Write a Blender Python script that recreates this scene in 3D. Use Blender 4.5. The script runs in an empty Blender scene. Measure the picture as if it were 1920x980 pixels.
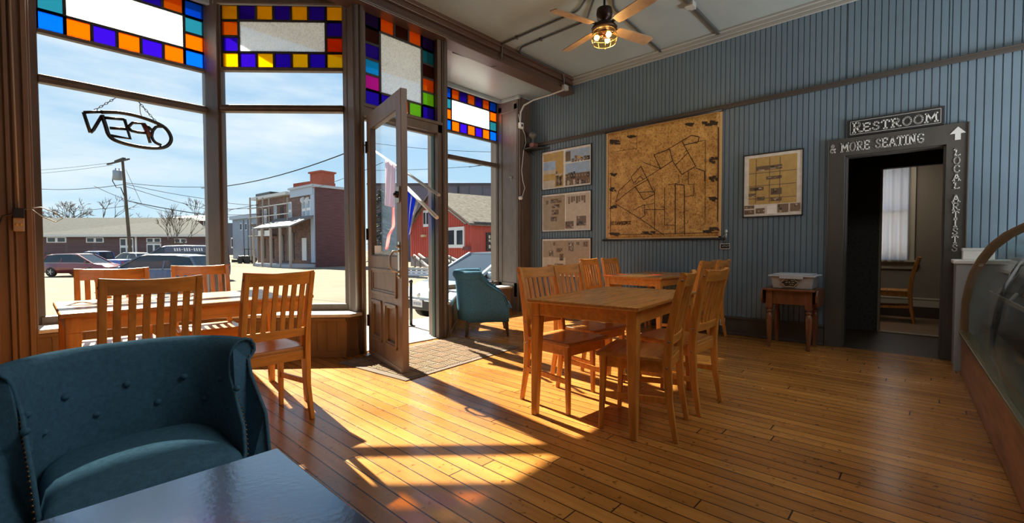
import bpy, math, random
from mathutils import Vector, Matrix
random.seed(7)
S = bpy.context.scene
COL = S.collection
PI = math.pi
sin, cos, tan, rad = math.sin, math.cos, math.tan, math.radians

# ------------------------------------------------------------------ camera
FOC, YAW, PITCH, ROLL, EYE = 841.4, rad(47.32), rad(1.674), rad(-0.109), 1.1
cf = Vector((sin(YAW)*cos(PITCH), cos(YAW)*cos(PITCH), -sin(PITCH)))
cr0 = Vector((cos(YAW), -sin(YAW), 0)); cu0 = cr0.cross(cf)
cr = cr0*cos(ROLL) + cu0*sin(ROLL); cu = cr.cross(cf)
cam = bpy.data.objects.new('camera', bpy.data.cameras.new('camera')); COL.objects.link(cam)
cam.matrix_world = Matrix(((cr.x, cu.x, -cf.x, 0), (cr.y, cu.y, -cf.y, 0), (cr.z, cu.z, -cf.z, EYE), (0, 0, 0, 1)))
cam.data.sensor_width = 36; cam.data.lens = FOC/1920*36
cam.data.clip_start = 0.02; cam.data.clip_end = 1000
S.camera = cam

# ------------------------------------------------------------------ view, world, sun, added fill lights
S.view_settings.view_transform = 'Standard'; S.view_settings.look = 'None'
S.view_settings.gamma = 1; S.view_settings.use_curve_mapping = False
S.view_settings.exposure = 0.0
W = bpy.data.worlds.new('sky'); S.world = W; W.use_nodes = True
def make_sky():
    nt = W.node_tree; n = nt.nodes; l = nt.links; n.clear()
    out = n.new('ShaderNodeOutputWorld'); bg = n.new('ShaderNodeBackground'); tc = n.new('ShaderNodeTexCoord')
    sep = n.new('ShaderNodeSeparateXYZ'); l.new(tc.outputs['Generated'], sep.inputs[0])
    ramp = n.new('ShaderNodeValToRGB'); l.new(sep.outputs['Z'], ramp.inputs[0])
    e = ramp.color_ramp.elements
    e[0].position = 0.0; e[0].color = (0.62, 0.84, 0.97, 1); e[1].position = 0.75; e[1].color = (0.20, 0.42, 0.80, 1)
    k = e.new(0.22); k.color = (0.42, 0.66, 0.90, 1)
    mp = n.new('ShaderNodeMapping'); mp.inputs['Scale'].default_value = (1.6, 1.6, 6.5); mp.inputs['Rotation'].default_value = (0.12, 0.1, 0)
    l.new(tc.outputs['Generated'], mp.inputs[0])
    nz = n.new('ShaderNodeTexNoise'); nz.inputs['Scale'].default_value = 1.7; nz.inputs['Detail'].default_value = 8; nz.inputs['Roughness'].default_value = 0.58
    l.new(mp.outputs[0], nz.inputs[0])
    cr_ = n.new('ShaderNodeValToRGB'); l.new(nz.outputs[0], cr_.inputs[0])
    c = cr_.color_ramp.elements; c[0].position = 0.42; c[0].color = (0, 0, 0, 1); c[1].position = 0.72; c[1].color = (1, 1, 1, 1)
    mx = n.new('ShaderNodeMixRGB'); l.new(cr_.outputs[0], mx.inputs[0]); l.new(ramp.outputs[0], mx.inputs[1]); mx.inputs[2].default_value = (0.92, 0.97, 1.0, 1)
    l.new(mx.outputs[0], bg.inputs[0]); bg.inputs[1].default_value = 1.1; l.new(bg.outputs[0], out.inputs[0])
make_sky()
sun = bpy.data.objects.new('sun', bpy.data.lights.new('sun', 'SUN')); COL.objects.link(sun)
sun.data.energy = 26; sun.data.angle = rad(0.6); sun.data.color = (1.0, 0.91, 0.72)
sun.rotation_euler = Vector((-0.12, -1.0, -0.825)).to_track_quat('-Z', 'Y').to_euler()
def area(name, loc, sx, sy, power, color):
    L = bpy.data.lights.new(name, 'AREA'); L.shape = 'RECTANGLE'; L.size = sx; L.size_y = sy; L.energy = power; L.color = color
    o = bpy.data.objects.new(name, L); COL.objects.link(o); o.location = loc; return o
area('overhead_fill', (2.4, -0.4, 3.7), 1.4, 1.4, 36, (1.0, 0.94, 0.86))  # added overhead fill for the case front and floor, no fitting behind it
rear = area('rear_fill', (4.85, -3.2, 1.1), 2.3, 2.0, 400, (0.90, 0.96, 1.0)); rear.rotation_euler = (rad(152), 0, 0)  # unseen fill added behind the camera, tilted up to brighten ceiling and walls
area('back_room_fill', (8.6, 0.6, 2.6), 0.8, 0.8, 13, (1.0, 0.9, 0.78))  # added fill to brighten the back room

# ------------------------------------------------------------------ picture-ray helpers: points of the place from the surveyed picture
def ray(x, y): return cr*((x-960)/FOC) + cu*((490-y)/FOC) + cf
def onX(x, y, X): d = ray(x, y); return Vector((0, 0, EYE)) + d*(X/d.x)
def onY(x, y, Y): d = ray(x, y); return Vector((0, 0, EYE)) + d*(Y/d.y)
def onZ(x, y, Z=0): d = ray(x, y); return Vector((0, 0, EYE)) + d*((Z-EYE)/d.z)
fh = Vector((sin(YAW), cos(YAW), 0)); rh = Vector((cos(YAW), -sin(YAW), 0))
def st(px, depth, z=0.0):
    v = fh*depth + rh*((px-960)/FOC*depth); v.z = z; return v
def ez(y, depth, px=600): return EYE + ((467.1-(px-47)*0.0019) - y)*depth/FOC

# ------------------------------------------------------------------ materials
MATS = {}
def bsdf(name):
    m = bpy.data.materials.new(name); m.use_nodes = True
    return m, m.node_tree, m.node_tree.nodes['Principled BSDF']
def mat(name, col, rough=0.6, metal=0.0, var=0.0, scale=(8, 8, 8), bump=0.0, bscale=60, col2=None, coat=0, emit=None, estr=1):
    if name in MATS: return MATS[name]
    m, nt, b = bsdf(name); n, l = nt.nodes, nt.links
    b.inputs['Base Color'].default_value = (*col, 1); b.inputs['Roughness'].default_value = rough; b.inputs['Metallic'].default_value = metal
    if rough >= 0.85: b.inputs['Specular IOR Level'].default_value = 0.05
    if coat: b.inputs['Coat Weight'].default_value = coat; b.inputs['Coat Roughness'].default_value = 0.12
    tc = n.new('ShaderNodeTexCoord')
    if var or col2:
        mp = n.new('ShaderNodeMapping'); mp.inputs['Scale'].default_value = scale; l.new(tc.outputs['Object'], mp.inputs[0])
        nz = n.new('ShaderNodeTexNoise'); nz.inputs['Scale'].default_value = 1; nz.inputs['Detail'].default_value = 6; nz.inputs['Roughness'].default_value = 0.6
        l.new(mp.outputs[0], nz.inputs[0])
        rp = n.new('ShaderNodeValToRGB'); e = rp.color_ramp.elements; e[0].position = 0.32; e[1].position = 0.68
        c2 = col2 or tuple(c*(1-var) for c in col); e[0].color = (*c2, 1); e[1].color = (*(tuple(min(1, c*(1+var*0.4)) for c in col) if not col2 else col), 1)
        l.new(nz.outputs[0], rp.inputs[0]); l.new(rp.outputs[0], b.inputs['Base Color'])
    if bump:
        nb = n.new('ShaderNodeTexNoise'); nb.inputs['Scale'].default_value = bscale; nb.inputs['Detail'].default_value = 4
        l.new(tc.outputs['Object'], nb.inputs[0]); bp = n.new('ShaderNodeBump'); bp.inputs['Strength'].default_value = bump; bp.inputs['Distance'].default_value = 0.01
        l.new(nb.outputs[0], bp.inputs['Height']); l.new(bp.outputs[0], b.inputs['Normal'])
    if emit: b.inputs['Emission Color'].default_value = (*emit, 1); b.inputs['Emission Strength'].default_value = estr
    MATS[name] = m; return m
def glassy(name, tint=(1, 1, 1), gloss=0.05, rough=0.02, transl=0.0, tcol=None, bump=0, bscale=60):
    if name in MATS: return MATS[name]
    m = bpy.data.materials.new(name); m.use_nodes = True; nt = m.node_tree; n, l = nt.nodes, nt.links; n.clear()
    out = n.new('ShaderNodeOutputMaterial'); tr = n.new('ShaderNodeBsdfTransparent'); tr.inputs[0].default_value = (*tint, 1)
    gl = n.new('ShaderNodeBsdfGlossy'); gl.inputs['Roughness'].default_value = rough
    base = tr
    if transl:
        tl = n.new('ShaderNodeBsdfTranslucent'); tl.inputs[0].default_value = (*(tcol or tint), 1)
        mx = n.new('ShaderNodeMixShader'); mx.inputs[0].default_value = transl; l.new(tr.outputs[0], mx.inputs[1]); l.new(tl.outputs[0], mx.inputs[2]); base = mx
    lw = n.new('ShaderNodeLayerWeight'); lw.inputs['Blend'].default_value = 0.5
    pw = n.new('ShaderNodeMath'); pw.operation = 'POWER'; pw.inputs[1].default_value = 4.0; l.new(lw.outputs['Facing'], pw.inputs[0])
    mm = n.new('ShaderNodeMath'); mm.operation = 'MULTIPLY_ADD'; mm.inputs[1].default_value = 0.5; mm.inputs[2].default_value = 0.008; l.new(pw.outputs[0], mm.inputs[0])
    if bump:
        tc = n.new('ShaderNodeTexCoord'); vo = n.new('ShaderNodeTexVoronoi'); vo.inputs['Scale'].default_value = bscale; l.new(tc.outputs['Object'], vo.inputs[0])
        bp = n.new('ShaderNodeBump'); bp.inputs['Strength'].default_value = bump; bp.inputs['Distance'].default_value = 0.01
        l.new(vo.outputs['Distance'], bp.inputs['Height']); l.new(bp.outputs[0], gl.inputs['Normal'])
        if transl:
            rp = n.new('ShaderNodeValToRGB'); rp.color_ramp.elements[0].color = (transl*0.55,)*3+(1,); rp.color_ramp.elements[1].color = (min(1, transl*1.2),)*3+(1,); rp.color_ramp.elements[1].position = 0.6
            l.new(vo.outputs['Distance'], rp.inputs[0]); l.new(rp.outputs[0], mx.inputs[0])
    m2 = n.new('ShaderNodeMixShader'); l.new(mm.outputs[0], m2.inputs[0]); l.new(base.outputs[0], m2.inputs[1]); l.new(gl.outputs[0], m2.inputs[2])
    l.new(m2.outputs[0], out.inputs[0]); MATS[name] = m; return m
def brickmat(name, c1, c2, mortar, bw, bh, ms, axis='xz', rough=0.85, var=0.25, bump=0.3, off=0.5, gloss_noise=False):
    if name in MATS: return MATS[name]
    m, nt, b = bsdf(name); n, l = nt.nodes, nt.links
    tc = n.new('ShaderNodeTexCoord'); sp = n.new('ShaderNodeSeparateXYZ'); cb = n.new('ShaderNodeCombineXYZ')
    l.new(tc.outputs['Object'], sp.inputs[0])
    if axis == 'wall':
        ad = n.new('ShaderNodeMath'); l.new(sp.outputs['X'], ad.inputs[0]); l.new(sp.outputs['Y'], ad.inputs[1]); l.new(ad.outputs[0], cb.inputs[0]); l.new(sp.outputs['Z'], cb.inputs[1])
    else:
        i = {'x': 'X', 'y': 'Y', 'z': 'Z'}; l.new(sp.outputs[i[axis[0]]], cb.inputs[0]); l.new(sp.outputs[i[axis[1]]], cb.inputs[1])
    br = n.new('ShaderNodeTexBrick')
    if gloss_noise:      # each row of boards starts at its own place
        s2 = n.new('ShaderNodeSeparateXYZ'); l.new(cb.outputs[0], s2.inputs[0])
        dv = n.new('ShaderNodeMath'); dv.operation = 'DIVIDE'; dv.inputs[1].default_value = bh; l.new(s2.outputs[1], dv.inputs[0])
        fl_ = n.new('ShaderNodeMath'); fl_.operation = 'FLOOR'; l.new(dv.outputs[0], fl_.inputs[0])
        wn = n.new('ShaderNodeTexWhiteNoise'); wn.noise_dimensions = '1D'; l.new(fl_.outputs[0], wn.inputs['W'])
        ma = n.new('ShaderNodeMath'); ma.operation = 'MULTIPLY_ADD'; ma.inputs[1].default_value = bw; l.new(wn.outputs['Value'], ma.inputs[0]); l.new(s2.outputs[0], ma.inputs[2])
        c2b = n.new('ShaderNodeCombineXYZ'); l.new(ma.outputs[0], c2b.inputs[0]); l.new(s2.outputs[1], c2b.inputs[1]); l.new(c2b.outputs[0], br.inputs['Vector'])
    else: l.new(cb.outputs[0], br.inputs['Vector'])
    br.inputs['Color1'].default_value = (*c1, 1); br.inputs['Color2'].default_value = (*c2, 1); br.inputs['Mortar'].default_value = (*mortar, 1)
    br.inputs['Scale'].default_value = 1; br.inputs['Brick Width'].default_value = bw; br.inputs['Row Height'].default_value = bh; br.inputs['Mortar Size'].default_value = ms
    br.inputs['Mortar Smooth'].default_value = 0.2; br.offset = off; br.offset_frequency = 3 if off != 0.5 else 2
    nz = n.new('ShaderNodeTexNoise'); nz.inputs['Scale'].default_value = 1; nz.inputs['Detail'].default_value = 7; nz.inputs['Roughness'].default_value = 0.65
    mp = n.new('ShaderNodeMapping'); mp.inputs['Scale'].default_value = (1.6, 22, 1) if gloss_noise else (1.5, 1.5, 1.5); l.new(cb.outputs[0], mp.inputs[0]); l.new(mp.outputs[0], nz.inputs[0])
    rp = n.new('ShaderNodeValToRGB'); rp.color_ramp.elements[0].position = 0.3; rp.color_ramp.elements[1].position = 0.7
    rp.color_ramp.elements[0].color = (1-var,)*3+(1,); rp.color_ramp.elements[1].color = (1+var*0.3,)*3+(1,); l.new(nz.outputs[0], rp.inputs[0])
    mu = n.new('ShaderNodeMixRGB'); mu.blend_type = 'MULTIPLY'; mu.inputs[0].default_value = 1; l.new(br.outputs[0], mu.inputs[1]); l.new(rp.outputs[0], mu.inputs[2])
    last = mu
    if gloss_noise:   # worn marks and big wear patches in the boards
        n2 = n.new('ShaderNodeTexNoise'); n2.inputs['Scale'].default_value = 1.3; n2.inputs['Detail'].default_value = 5; l.new(tc.outputs['Object'], n2.inputs[0])
        r2 = n.new('ShaderNodeValToRGB'); r2.color_ramp.elements[0].position = 0.35; r2.color_ramp.elements[1].position = 0.65
        r2.color_ramp.elements[0].color = (0.72, 0.70, 0.66, 1); r2.color_ramp.elements[1].color = (1.08, 1.06, 1.0, 1); l.new(n2.outputs[0], r2.inputs[0])
        m3 = n.new('ShaderNodeMixRGB'); m3.blend_type = 'MULTIPLY'; m3.inputs[0].default_value = 1; l.new(mu.outputs[0], m3.inputs[1]); l.new(r2.outputs[0], m3.inputs[2])
        n4 = n.new('ShaderNodeTexNoise'); n4.inputs['Scale'].default_value = 26; n4.inputs['Detail'].default_value = 3; l.new(tc.outputs['Object'], n4.inputs[0])
        r4 = n.new('ShaderNodeValToRGB'); r4.color_ramp.elements[0].position = 0.27; r4.color_ramp.elements[1].position = 0.36
        r4.color_ramp.elements[0].color = (0.35, 0.3, 0.26, 1); r4.color_ramp.elements[1].color = (1, 1, 1, 1); l.new(n4.outputs[0], r4.inputs[0])
        m5 = n.new('ShaderNodeMixRGB'); m5.blend_type = 'MULTIPLY'; m5.inputs[0].default_value = 1; l.new(m3.outputs[0], m5.inputs[1]); l.new(r4.outputs[0], m5.inputs[2]); last = m5
        rr = n.new('ShaderNodeMapRange'); rr.inputs['To Min'].default_value = rough-0.10; rr.inputs['To Max'].default_value = rough+0.14; l.new(n2.outputs[0], rr.inputs[0]); l.new(rr.outputs[0], b.inputs['Roughness'])
    else: b.inputs['Roughness'].default_value = rough
    l.new(last.outputs[0], b.inputs['Base Color'])
    bp = n.new('ShaderNodeBump'); bp.inputs['Strength'].default_value = bump; bp.inputs['Distance'].default_value = 0.006; bp.invert = True
    l.new(br.outputs['Fac'], bp.inputs['Height']); l.new(bp.outputs[0], b.inputs['Normal'])
    MATS[name] = m; return m

honey = mat('honey wood', (0.62, 0.25, 0.045), 0.32, var=0.35, scale=(30, 30, 4))
honeyx = mat('honey wood crosswise', (0.62, 0.25, 0.045), 0.32, var=0.35, scale=(4, 30, 30))
honeytop = mat('honey table wood', (0.50, 0.22, 0.055), 0.25, var=0.3, scale=(3, 40, 40))
frameb = mat('brown painted wood', (0.105, 0.073, 0.055), 0.45, var=0.3, scale=(12, 12, 2), bump=0.1)
taupe = mat('taupe painted wood', (0.155, 0.125, 0.105), 0.42, var=0.2, scale=(10, 10, 3), bump=0.08)
brownwall = mat('brown beadboard paint', (0.22, 0.13, 0.065), 0.45, var=0.2, scale=(10, 10, 2))
beamwood = mat('dark beam wood', (0.085, 0.045, 0.028), 0.38, var=0.35, scale=(2, 40, 40))
white = mat('white paint', (0.75, 0.74, 0.72), 0.5, var=0.1)
lead = mat('dark leading', (0.02, 0.016, 0.014), 0.5)
black = mat('black', (0.012, 0.012, 0.013), 0.4)
blackmetal = mat('black metal', (0.02, 0.018, 0.017), 0.35, metal=0.6)
steel = mat('steel', (0.55, 0.55, 0.53), 0.3, metal=1)
brass = mat('aged brass', (0.45, 0.3, 0.12), 0.35, metal=1)
bluewall = mat('blue grey beadboard paint', (0.128, 0.185, 0.235), 0.45, var=0.10, scale=(1.5, 1.5, 1.5))
darkgrey = mat('dark grey trim', (0.060, 0.055, 0.048), 0.5, var=0.2, scale=(6, 6, 2))
tin = mat('painted tin ceiling', (0.29, 0.325, 0.315), 0.38, var=0.12, scale=(1.2, 1.2, 1), bump=0.15, bscale=14)
creamtrim = mat('cream trim', (0.42, 0.38, 0.29), 0.5)
conduitm = mat('painted conduit', (0.06, 0.056, 0.05), 0.4)
fabric = mat('blue linen', (0.072, 0.185, 0.29), 0.85, var=0.22, scale=(60, 60, 60), bump=0.35, bscale=420)
clear = glassy('window glass', (0.97, 0.985, 0.98), 0.12)
frost = glassy('frosted glass', (0.85, 0.88, 0.9), 0.2, 0.2, transl=0.55, tcol=(0.9, 0.93, 0.95), bump=0.6, bscale=45)
CG = {'b': glassy('blue stained glass', (0.02, 0.32, 0.95), 0.2, 0.1, 0.30, (0.015, 0.20, 0.8)),
      't': glassy('teal stained glass', (0.10, 0.42, 0.50), 0.2, 0.1, 0.30, (0.06, 0.2, 0.25)),
      'o': glassy('orange stained glass', (1.0, 0.38, 0.01), 0.2, 0.1, 0.35, (0.8, 0.17, 0.001)),
      'p': glassy('purple stained glass', (0.15, 0.05, 0.62), 0.2, 0.1, 0.35, (0.09, 0.025, 0.42)),
      'y': glassy('yellow stained glass', (1.0, 0.70, 0.01), 0.2, 0.1, 0.4, (0.8, 0.42, 0.004)),
      'r': glassy('amber red stained glass', (0.75, 0.15, 0.01), 0.2, 0.1, 0.5, (0.8, 0.16, 0.01)),
      'c': glassy('cyan stained glass', (0.05, 0.55, 0.85), 0.2, 0.1, 0.45, (0.05, 0.55, 0.9)),
      'm': glassy('magenta stained glass', (0.75, 0.08, 0.5), 0.2, 0.1, 0.45, (0.8, 0.08, 0.5)),
      'g': glassy('green stained glass', (0.40, 0.72, 0.10), 0.2, 0.1, 0.45, (0.4, 0.75, 0.1)),
      'd': glassy('dark violet stained glass', (0.10, 0.05, 0.20), 0.2, 0.1, 0.3, (0.12, 0.06, 0.22)),
      'n': glassy('dark brown stained glass', (0.16, 0.06, 0.04), 0.2, 0.1, 0.3, (0.16, 0.06, 0.04))}

# ------------------------------------------------------------------ mesh builder
class MB:
    def __init__(s): s.v, s.f, s.m, s.s = [], [], [], []
    def face(s, idx, m=0, sm=False): s.f.append(tuple(idx)); s.m.append(m); s.s.append(sm)
    def add(s, pts): i = len(s.v); s.v += [tuple(p) for p in pts]; return i
    def hexa(s, b, t, m=0):
        i = s.add(list(b)+list(t)); n = len(b)
        s.face([i+k for k in reversed(range(n))], m); s.face([i+n+k for k in range(n)], m)
        for k in range(n): s.face([i+k, i+(k+1) % n, i+n+(k+1) % n, i+n+k], m)
        return s
    def box(s, x0, x1, y0, y1, z0, z1, m=0):
        return s.hexa([(x0, y0, z0), (x1, y0, z0), (x1, y1, z0), (x0, y1, z0)], [(x0, y0, z1), (x1, y0, z1), (x1, y1, z1), (x0, y1, z1)], m)
    def prism(s, pts, vec, m=0):
        vec = Vector(vec); return s.hexa([Vector(p) for p in pts], [Vector(p)+vec for p in pts], m)
    def wall(s, p, q, t, z0, z1, m=0):      # upright slab from p to q in plan, thickness t to the left of p->q
        p, q = Vector((p[0], p[1], 0)), Vector((q[0], q[1], 0)); d = (q-p).normalized(); nn = Vector((-d.y, d.x, 0))*t
        b = [p, q, q+nn, p+nn]
        return s.hexa([(*c.xy, z0) for c in b], [(*c.xy, z1) for c in b], m)
    def bar(s, p, q, w0, h0=None, w1=None, h1=None, up=(0, 0, 1), m=0):
        p, q = Vector(p), Vector(q); h0 = h0 or w0; w1 = w1 or w0; h1 = h1 or (h0 if w1 == w0 else w1)
        d = (q-p).normalized(); u = Vector(up)
        if abs(d.dot(u)) > 0.93: u = Vector((0, 1, 0))
        a = d.cross(u).normalized(); b = a.cross(d)
        f = lambda c, w, h: [c-a*w/2-b*h/2, c+a*w/2-b*h/2, c+a*w/2+b*h/2, c-a*w/2+b*h/2]
        return s.hexa(f(p, w0, h0), f(q, w1, h1), m)
    def strip(s, path, w, h, side=(1, 0, 0), m=0):   # rectangular section swept along a path lying across side
        a = Vector(side); P = [Vector(p) for p in path]; k = len(P); idx = []
        for j in range(k):
            d = (P[min(j+1, k-1)]-P[max(j-1, 0)]).normalized(); b = a.cross(d).normalized()
            hh = h[j] if isinstance(h, (list, tuple)) else h; ww = w[j] if isinstance(w, (list, tuple)) else w
            idx.append(s.add([P[j]-a*ww/2-b*hh/2, P[j]+a*ww/2-b*hh/2, P[j]+a*ww/2+b*hh/2, P[j]-a*ww/2+b*hh/2]))
        for j in range(k-1):
            for t in range(4): s.face([idx[j]+t, idx[j]+(t+1) % 4, idx[j+1]+(t+1) % 4, idx[j+1]+t], m)
        s.face([idx[0]+t for t in (3, 2, 1, 0)], m); s.face([idx[-1]+t for t in range(4)], m); return s
    def tube(s, pts, r, n=8, m=0, closed=False):
        P = [Vector(p) for p in pts]; k = len(P); rings = []; prev = None
        for j in range(k):
            d = ((P[(j+1) % k]-P[j-1]) if closed else (P[min(j+1, k-1)]-P[max(j-1, 0)])).normalized()
            a = (prev - d*prev.dot(d)) if prev is not None else d.orthogonal()
            if a.length < 1e-6: a = d.orthogonal()
            a.normalize(); prev = a; b = d.cross(a); rr = r[j] if isinstance(r, (list, tuple)) else r
            rings.append(s.add([P[j]+a*rr*cos(2*PI*t/n)+b*rr*sin(2*PI*t/n) for t in range(n)]))
        for j in range(k if closed else k-1):
            A, B = rings[j], rings[(j+1) % k]
            for t in range(n): s.face([A+t, A+(t+1) % n, B+(t+1) % n, B+t], m, True)
        if not closed:
            s.face([rings[0]+t for t in reversed(range(n))], m); s.face([rings[-1]+t for t in range(n)], m)
        return s
    def lathe(s, prof, c=(0, 0, 0), n=20, m=0, axis='z', sm=True):
        c = Vector(c); rings = []
        for r, z in prof:
            pts = []
            for t in range(n):
                a = 2*PI*t/n; x, y = r*cos(a), r*sin(a)
                pts.append(c + (Vector((x, y, z)) if axis == 'z' else Vector((x, z, y)) if axis == 'y' else Vector((z, x, y))))
            rings.append(s.add(pts))
        for j in range(len(prof)-1):
            for t in range(n): s.face([rings[j]+t, rings[j]+(t+1) % n, rings[j+1]+(t+1) % n, rings[j+1]+t], m, sm)
        if prof[0][0] > 1e-4: s.face([rings[0]+t for t in reversed(range(n))], m)
        if prof[-1][0] > 1e-4: s.face([rings[-1]+t for t in range(n)], m)
        return s
    def ball(s, c, r, n=10, m=0):
        r = r if isinstance(r, (tuple, list)) else (r, r, r); i0 = len(s.v)
        s.lathe([(max(1e-5, cos(-PI/2+PI*k/n)), sin(-PI/2+PI*k/n)) for k in range(n+1)], (0, 0, 0), max(6, n), m)
        for k in range(i0, len(s.v)):
            x, y, z = s.v[k]; s.v[k] = (c[0]+x*r[0], c[1]+y*r[1], c[2]+z*r[2])
        return s
    def grid(s, fn, nu, nv, m=0, sm=True):
        i = s.add([fn(u/nu, v/nv) for v in range(nv+1) for u in range(nu+1)])
        for v in range(nv):
            for u in range(nu):
                a = i+v*(nu+1)+u; s.face([a, a+1, a+nu+2, a+nu+1], m, sm)
        return s
    def quad(s, a, b, c, d, m=0): i = s.add([a, b, c, d]); s.face([i, i+1, i+2, i+3], m); return s
    def xf(s, M):
        s.v = [tuple(M @ Vector(p)) for p in s.v]; return s
    def build(s, name, mats, parent=None, bev=0, world=True, subd=0, smooth=False, solid=0):
        me = bpy.data.meshes.new(name)
        V = [Vector(p) for p in s.v]
        o = bpy.data.objects.new(name, me)
        if parent is None:
            mn = [min(p[i] for p in V) for i in range(3)]; mx_ = [max(p[i] for p in V) for i in range(3)]
            c = Vector(((mn[0]+mx_[0])/2, (mn[1]+mx_[1])/2, mn[2])); V = [p-c for p in V]; o.location = c
        elif world:
            M = Matrix.LocRotScale(parent.location, parent.rotation_euler, None)
            if parent.parent:
                p2 = parent.parent; M = Matrix.LocRotScale(p2.location, p2.rotation_euler, None) @ M
            Mi = M.inverted(); V = [Mi @ p for p in V]
        me.from_pydata([tuple(p) for p in V], [], s.f)
        mats = mats if isinstance(mats, (list, tuple)) else [mats]
        for k in mats: me.materials.append(k)
        for p, mi, sf in zip(me.polygons, s.m, s.s): p.material_index = mi; p.use_smooth = sf or smooth
        COL.objects.link(o)
        if parent is not None: o.parent = parent
        if solid: md = o.modifiers.new('thickness', 'SOLIDIFY'); md.thickness = solid; md.offset = 0
        if subd: md = o.modifiers.new('subdivision', 'SUBSURF'); md.levels = subd; md.render_levels = subd
        if bev: md = o.modifiers.new('bevel', 'BEVEL'); md.width = bev; md.segments = 2; md.limit_method = 'ANGLE'; md.angle_limit = rad(40)
        return o
def tag(o, label=None, cat=None, group=None, kind=None):
    if label: o['label'] = label
    if cat: o['category'] = cat
    if group: o['group'] = group
    if kind: o['kind'] = kind
    return o
def thing(name, label, cat, loc=(0, 0, 0), rz=0.0, group=None):
    o = bpy.data.objects.new(name, None); COL.objects.link(o); o.location = loc; o.rotation_euler = (0, 0, rz); o.empty_display_size = 0.1
    return tag(o, label, cat, group)
def struct(o, label=None, cat=None): return tag(o, label, cat, None, 'structure')
KIDS = {}
def kids(o): return [c for c in bpy.data.objects if c.parent == o]
def dup(root, loc, rz, label, group=None):
    r = root.copy(); COL.objects.link(r); r.location = loc; r.rotation_euler = (0, 0, rz); r['label'] = label
    if group: r['group'] = group
    for ch in kids(root):
        c = ch.copy(); COL.objects.link(c); c.parent = r
        for g in kids(ch):
            d = g.copy(); COL.objects.link(d); d.parent = c
    return r

# ------------------------------------------------------------------ hand-lettered stroke alphabet
GLY = {
 'A': ([[(0.02, 0), (0.33, 1), (0.64, 0)], [(0.14, 0.36), (0.54, 0.36)], [(-0.06, 0), (0.12, 0)], [(0.54, 0), (0.74, 0)]], 0.72),
 'C': ([[(0.56, 0.8), (0.46, 0.96), (0.3, 1), (0.12, 0.88), (0.04, 0.6), (0.05, 0.35), (0.14, 0.1), (0.32, 0), (0.5, 0.06), (0.58, 0.22)]], 0.66),
 'E': ([[(0.54, 0.8), (0.54, 1), (0.08, 1), (0.08, 0), (0.56, 0), (0.56, 0.2)], [(0.08, 0.52), (0.42, 0.52)], [(0, 1), (0.1, 1)], [(0, 0), (0.1, 0)]], 0.64),
 'G': ([[(0.6, 0.82), (0.46, 0.98), (0.28, 1), (0.1, 0.86), (0.03, 0.55), (0.1, 0.16), (0.3, 0), (0.5, 0.06), (0.6, 0.22), (0.6, 0.44), (0.36, 0.44)]], 0.72),
 'I': ([[(0.14, 0), (0.14, 1)], [(0, 0), (0.28, 0)], [(0, 1), (0.28, 1)]], 0.34),
 'L': ([[(0.0, 0.86), (0.1, 1), (0.2, 0.9), (0.16, 0.4), (0.06, 0.02), (0.3, 0.08), (0.5, 0.0), (0.58, 0.14)]], 0.62),
 'M': ([[(0.06, 0), (0.1, 1), (0.4, 0.28), (0.7, 1), (0.76, 0)], [(-0.04, 0), (0.16, 0)], [(0.66, 0), (0.86, 0)], [(0.0, 1), (0.1, 1)], [(0.7, 1), (0.82, 1)]], 0.88),
 'N': ([[(0.08, 0), (0.08, 1), (0.56, 0.02), (0.56, 1)], [(-0.02, 0), (0.18, 0)], [(0.0, 1), (0.1, 1)], [(0.46, 1), (0.66, 1)]], 0.72),
 'O': ([[(0.32+0.3*cos(2*PI*k/14), 0.5+0.5*sin(2*PI*k/14)) for k in range(15)]], 0.7),
 'R': ([[(0.1, 0), (0.1, 1), (0.38, 1), (0.54, 0.9), (0.56, 0.72), (0.46, 0.56), (0.1, 0.5)], [(0.3, 0.52), (0.48, 0.14), (0.6, 0), (0.7, 0.04)], [(0, 0), (0.2, 0)], [(0, 1), (0.12, 1)]], 0.72),
 'S': ([[(0.48, 0.78), (0.42, 0.94), (0.26, 1), (0.1, 0.9), (0.08, 0.7), (0.24, 0.54), (0.42, 0.42), (0.5, 0.24), (0.4, 0.06), (0.22, 0), (0.06, 0.08), (0.02, 0.24)]], 0.58),
 'T': ([[(0.3, 0), (0.3, 1)], [(0.0, 0.8), (0.04, 1), (0.56, 1), (0.6, 0.8)], [(0.18, 0), (0.42, 0)]], 0.64),
 'W': ([[(0.02, 1), (0.22, 0), (0.42, 0.8), (0.62, 0), (0.82, 1)], [(-0.06, 1), (0.1, 1)], [(0.72, 1), (0.9, 1)]], 0.92),
 '&': ([[(0.62, 0.0), (0.2, 0.66), (0.18, 0.88), (0.32, 1), (0.44, 0.88), (0.4, 0.7), (0.1, 0.36), (0.06, 0.16), (0.2, 0), (0.4, 0.08), (0.6, 0.46)]], 0.72),
 '.': ([[(0.05, 0), (0.05, 0.08)]], 0.16), ' ': ([], 0.4),
}
def text_width(t): return sum(GLY[c][1]+0.12 for c in t)-0.12
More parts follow.
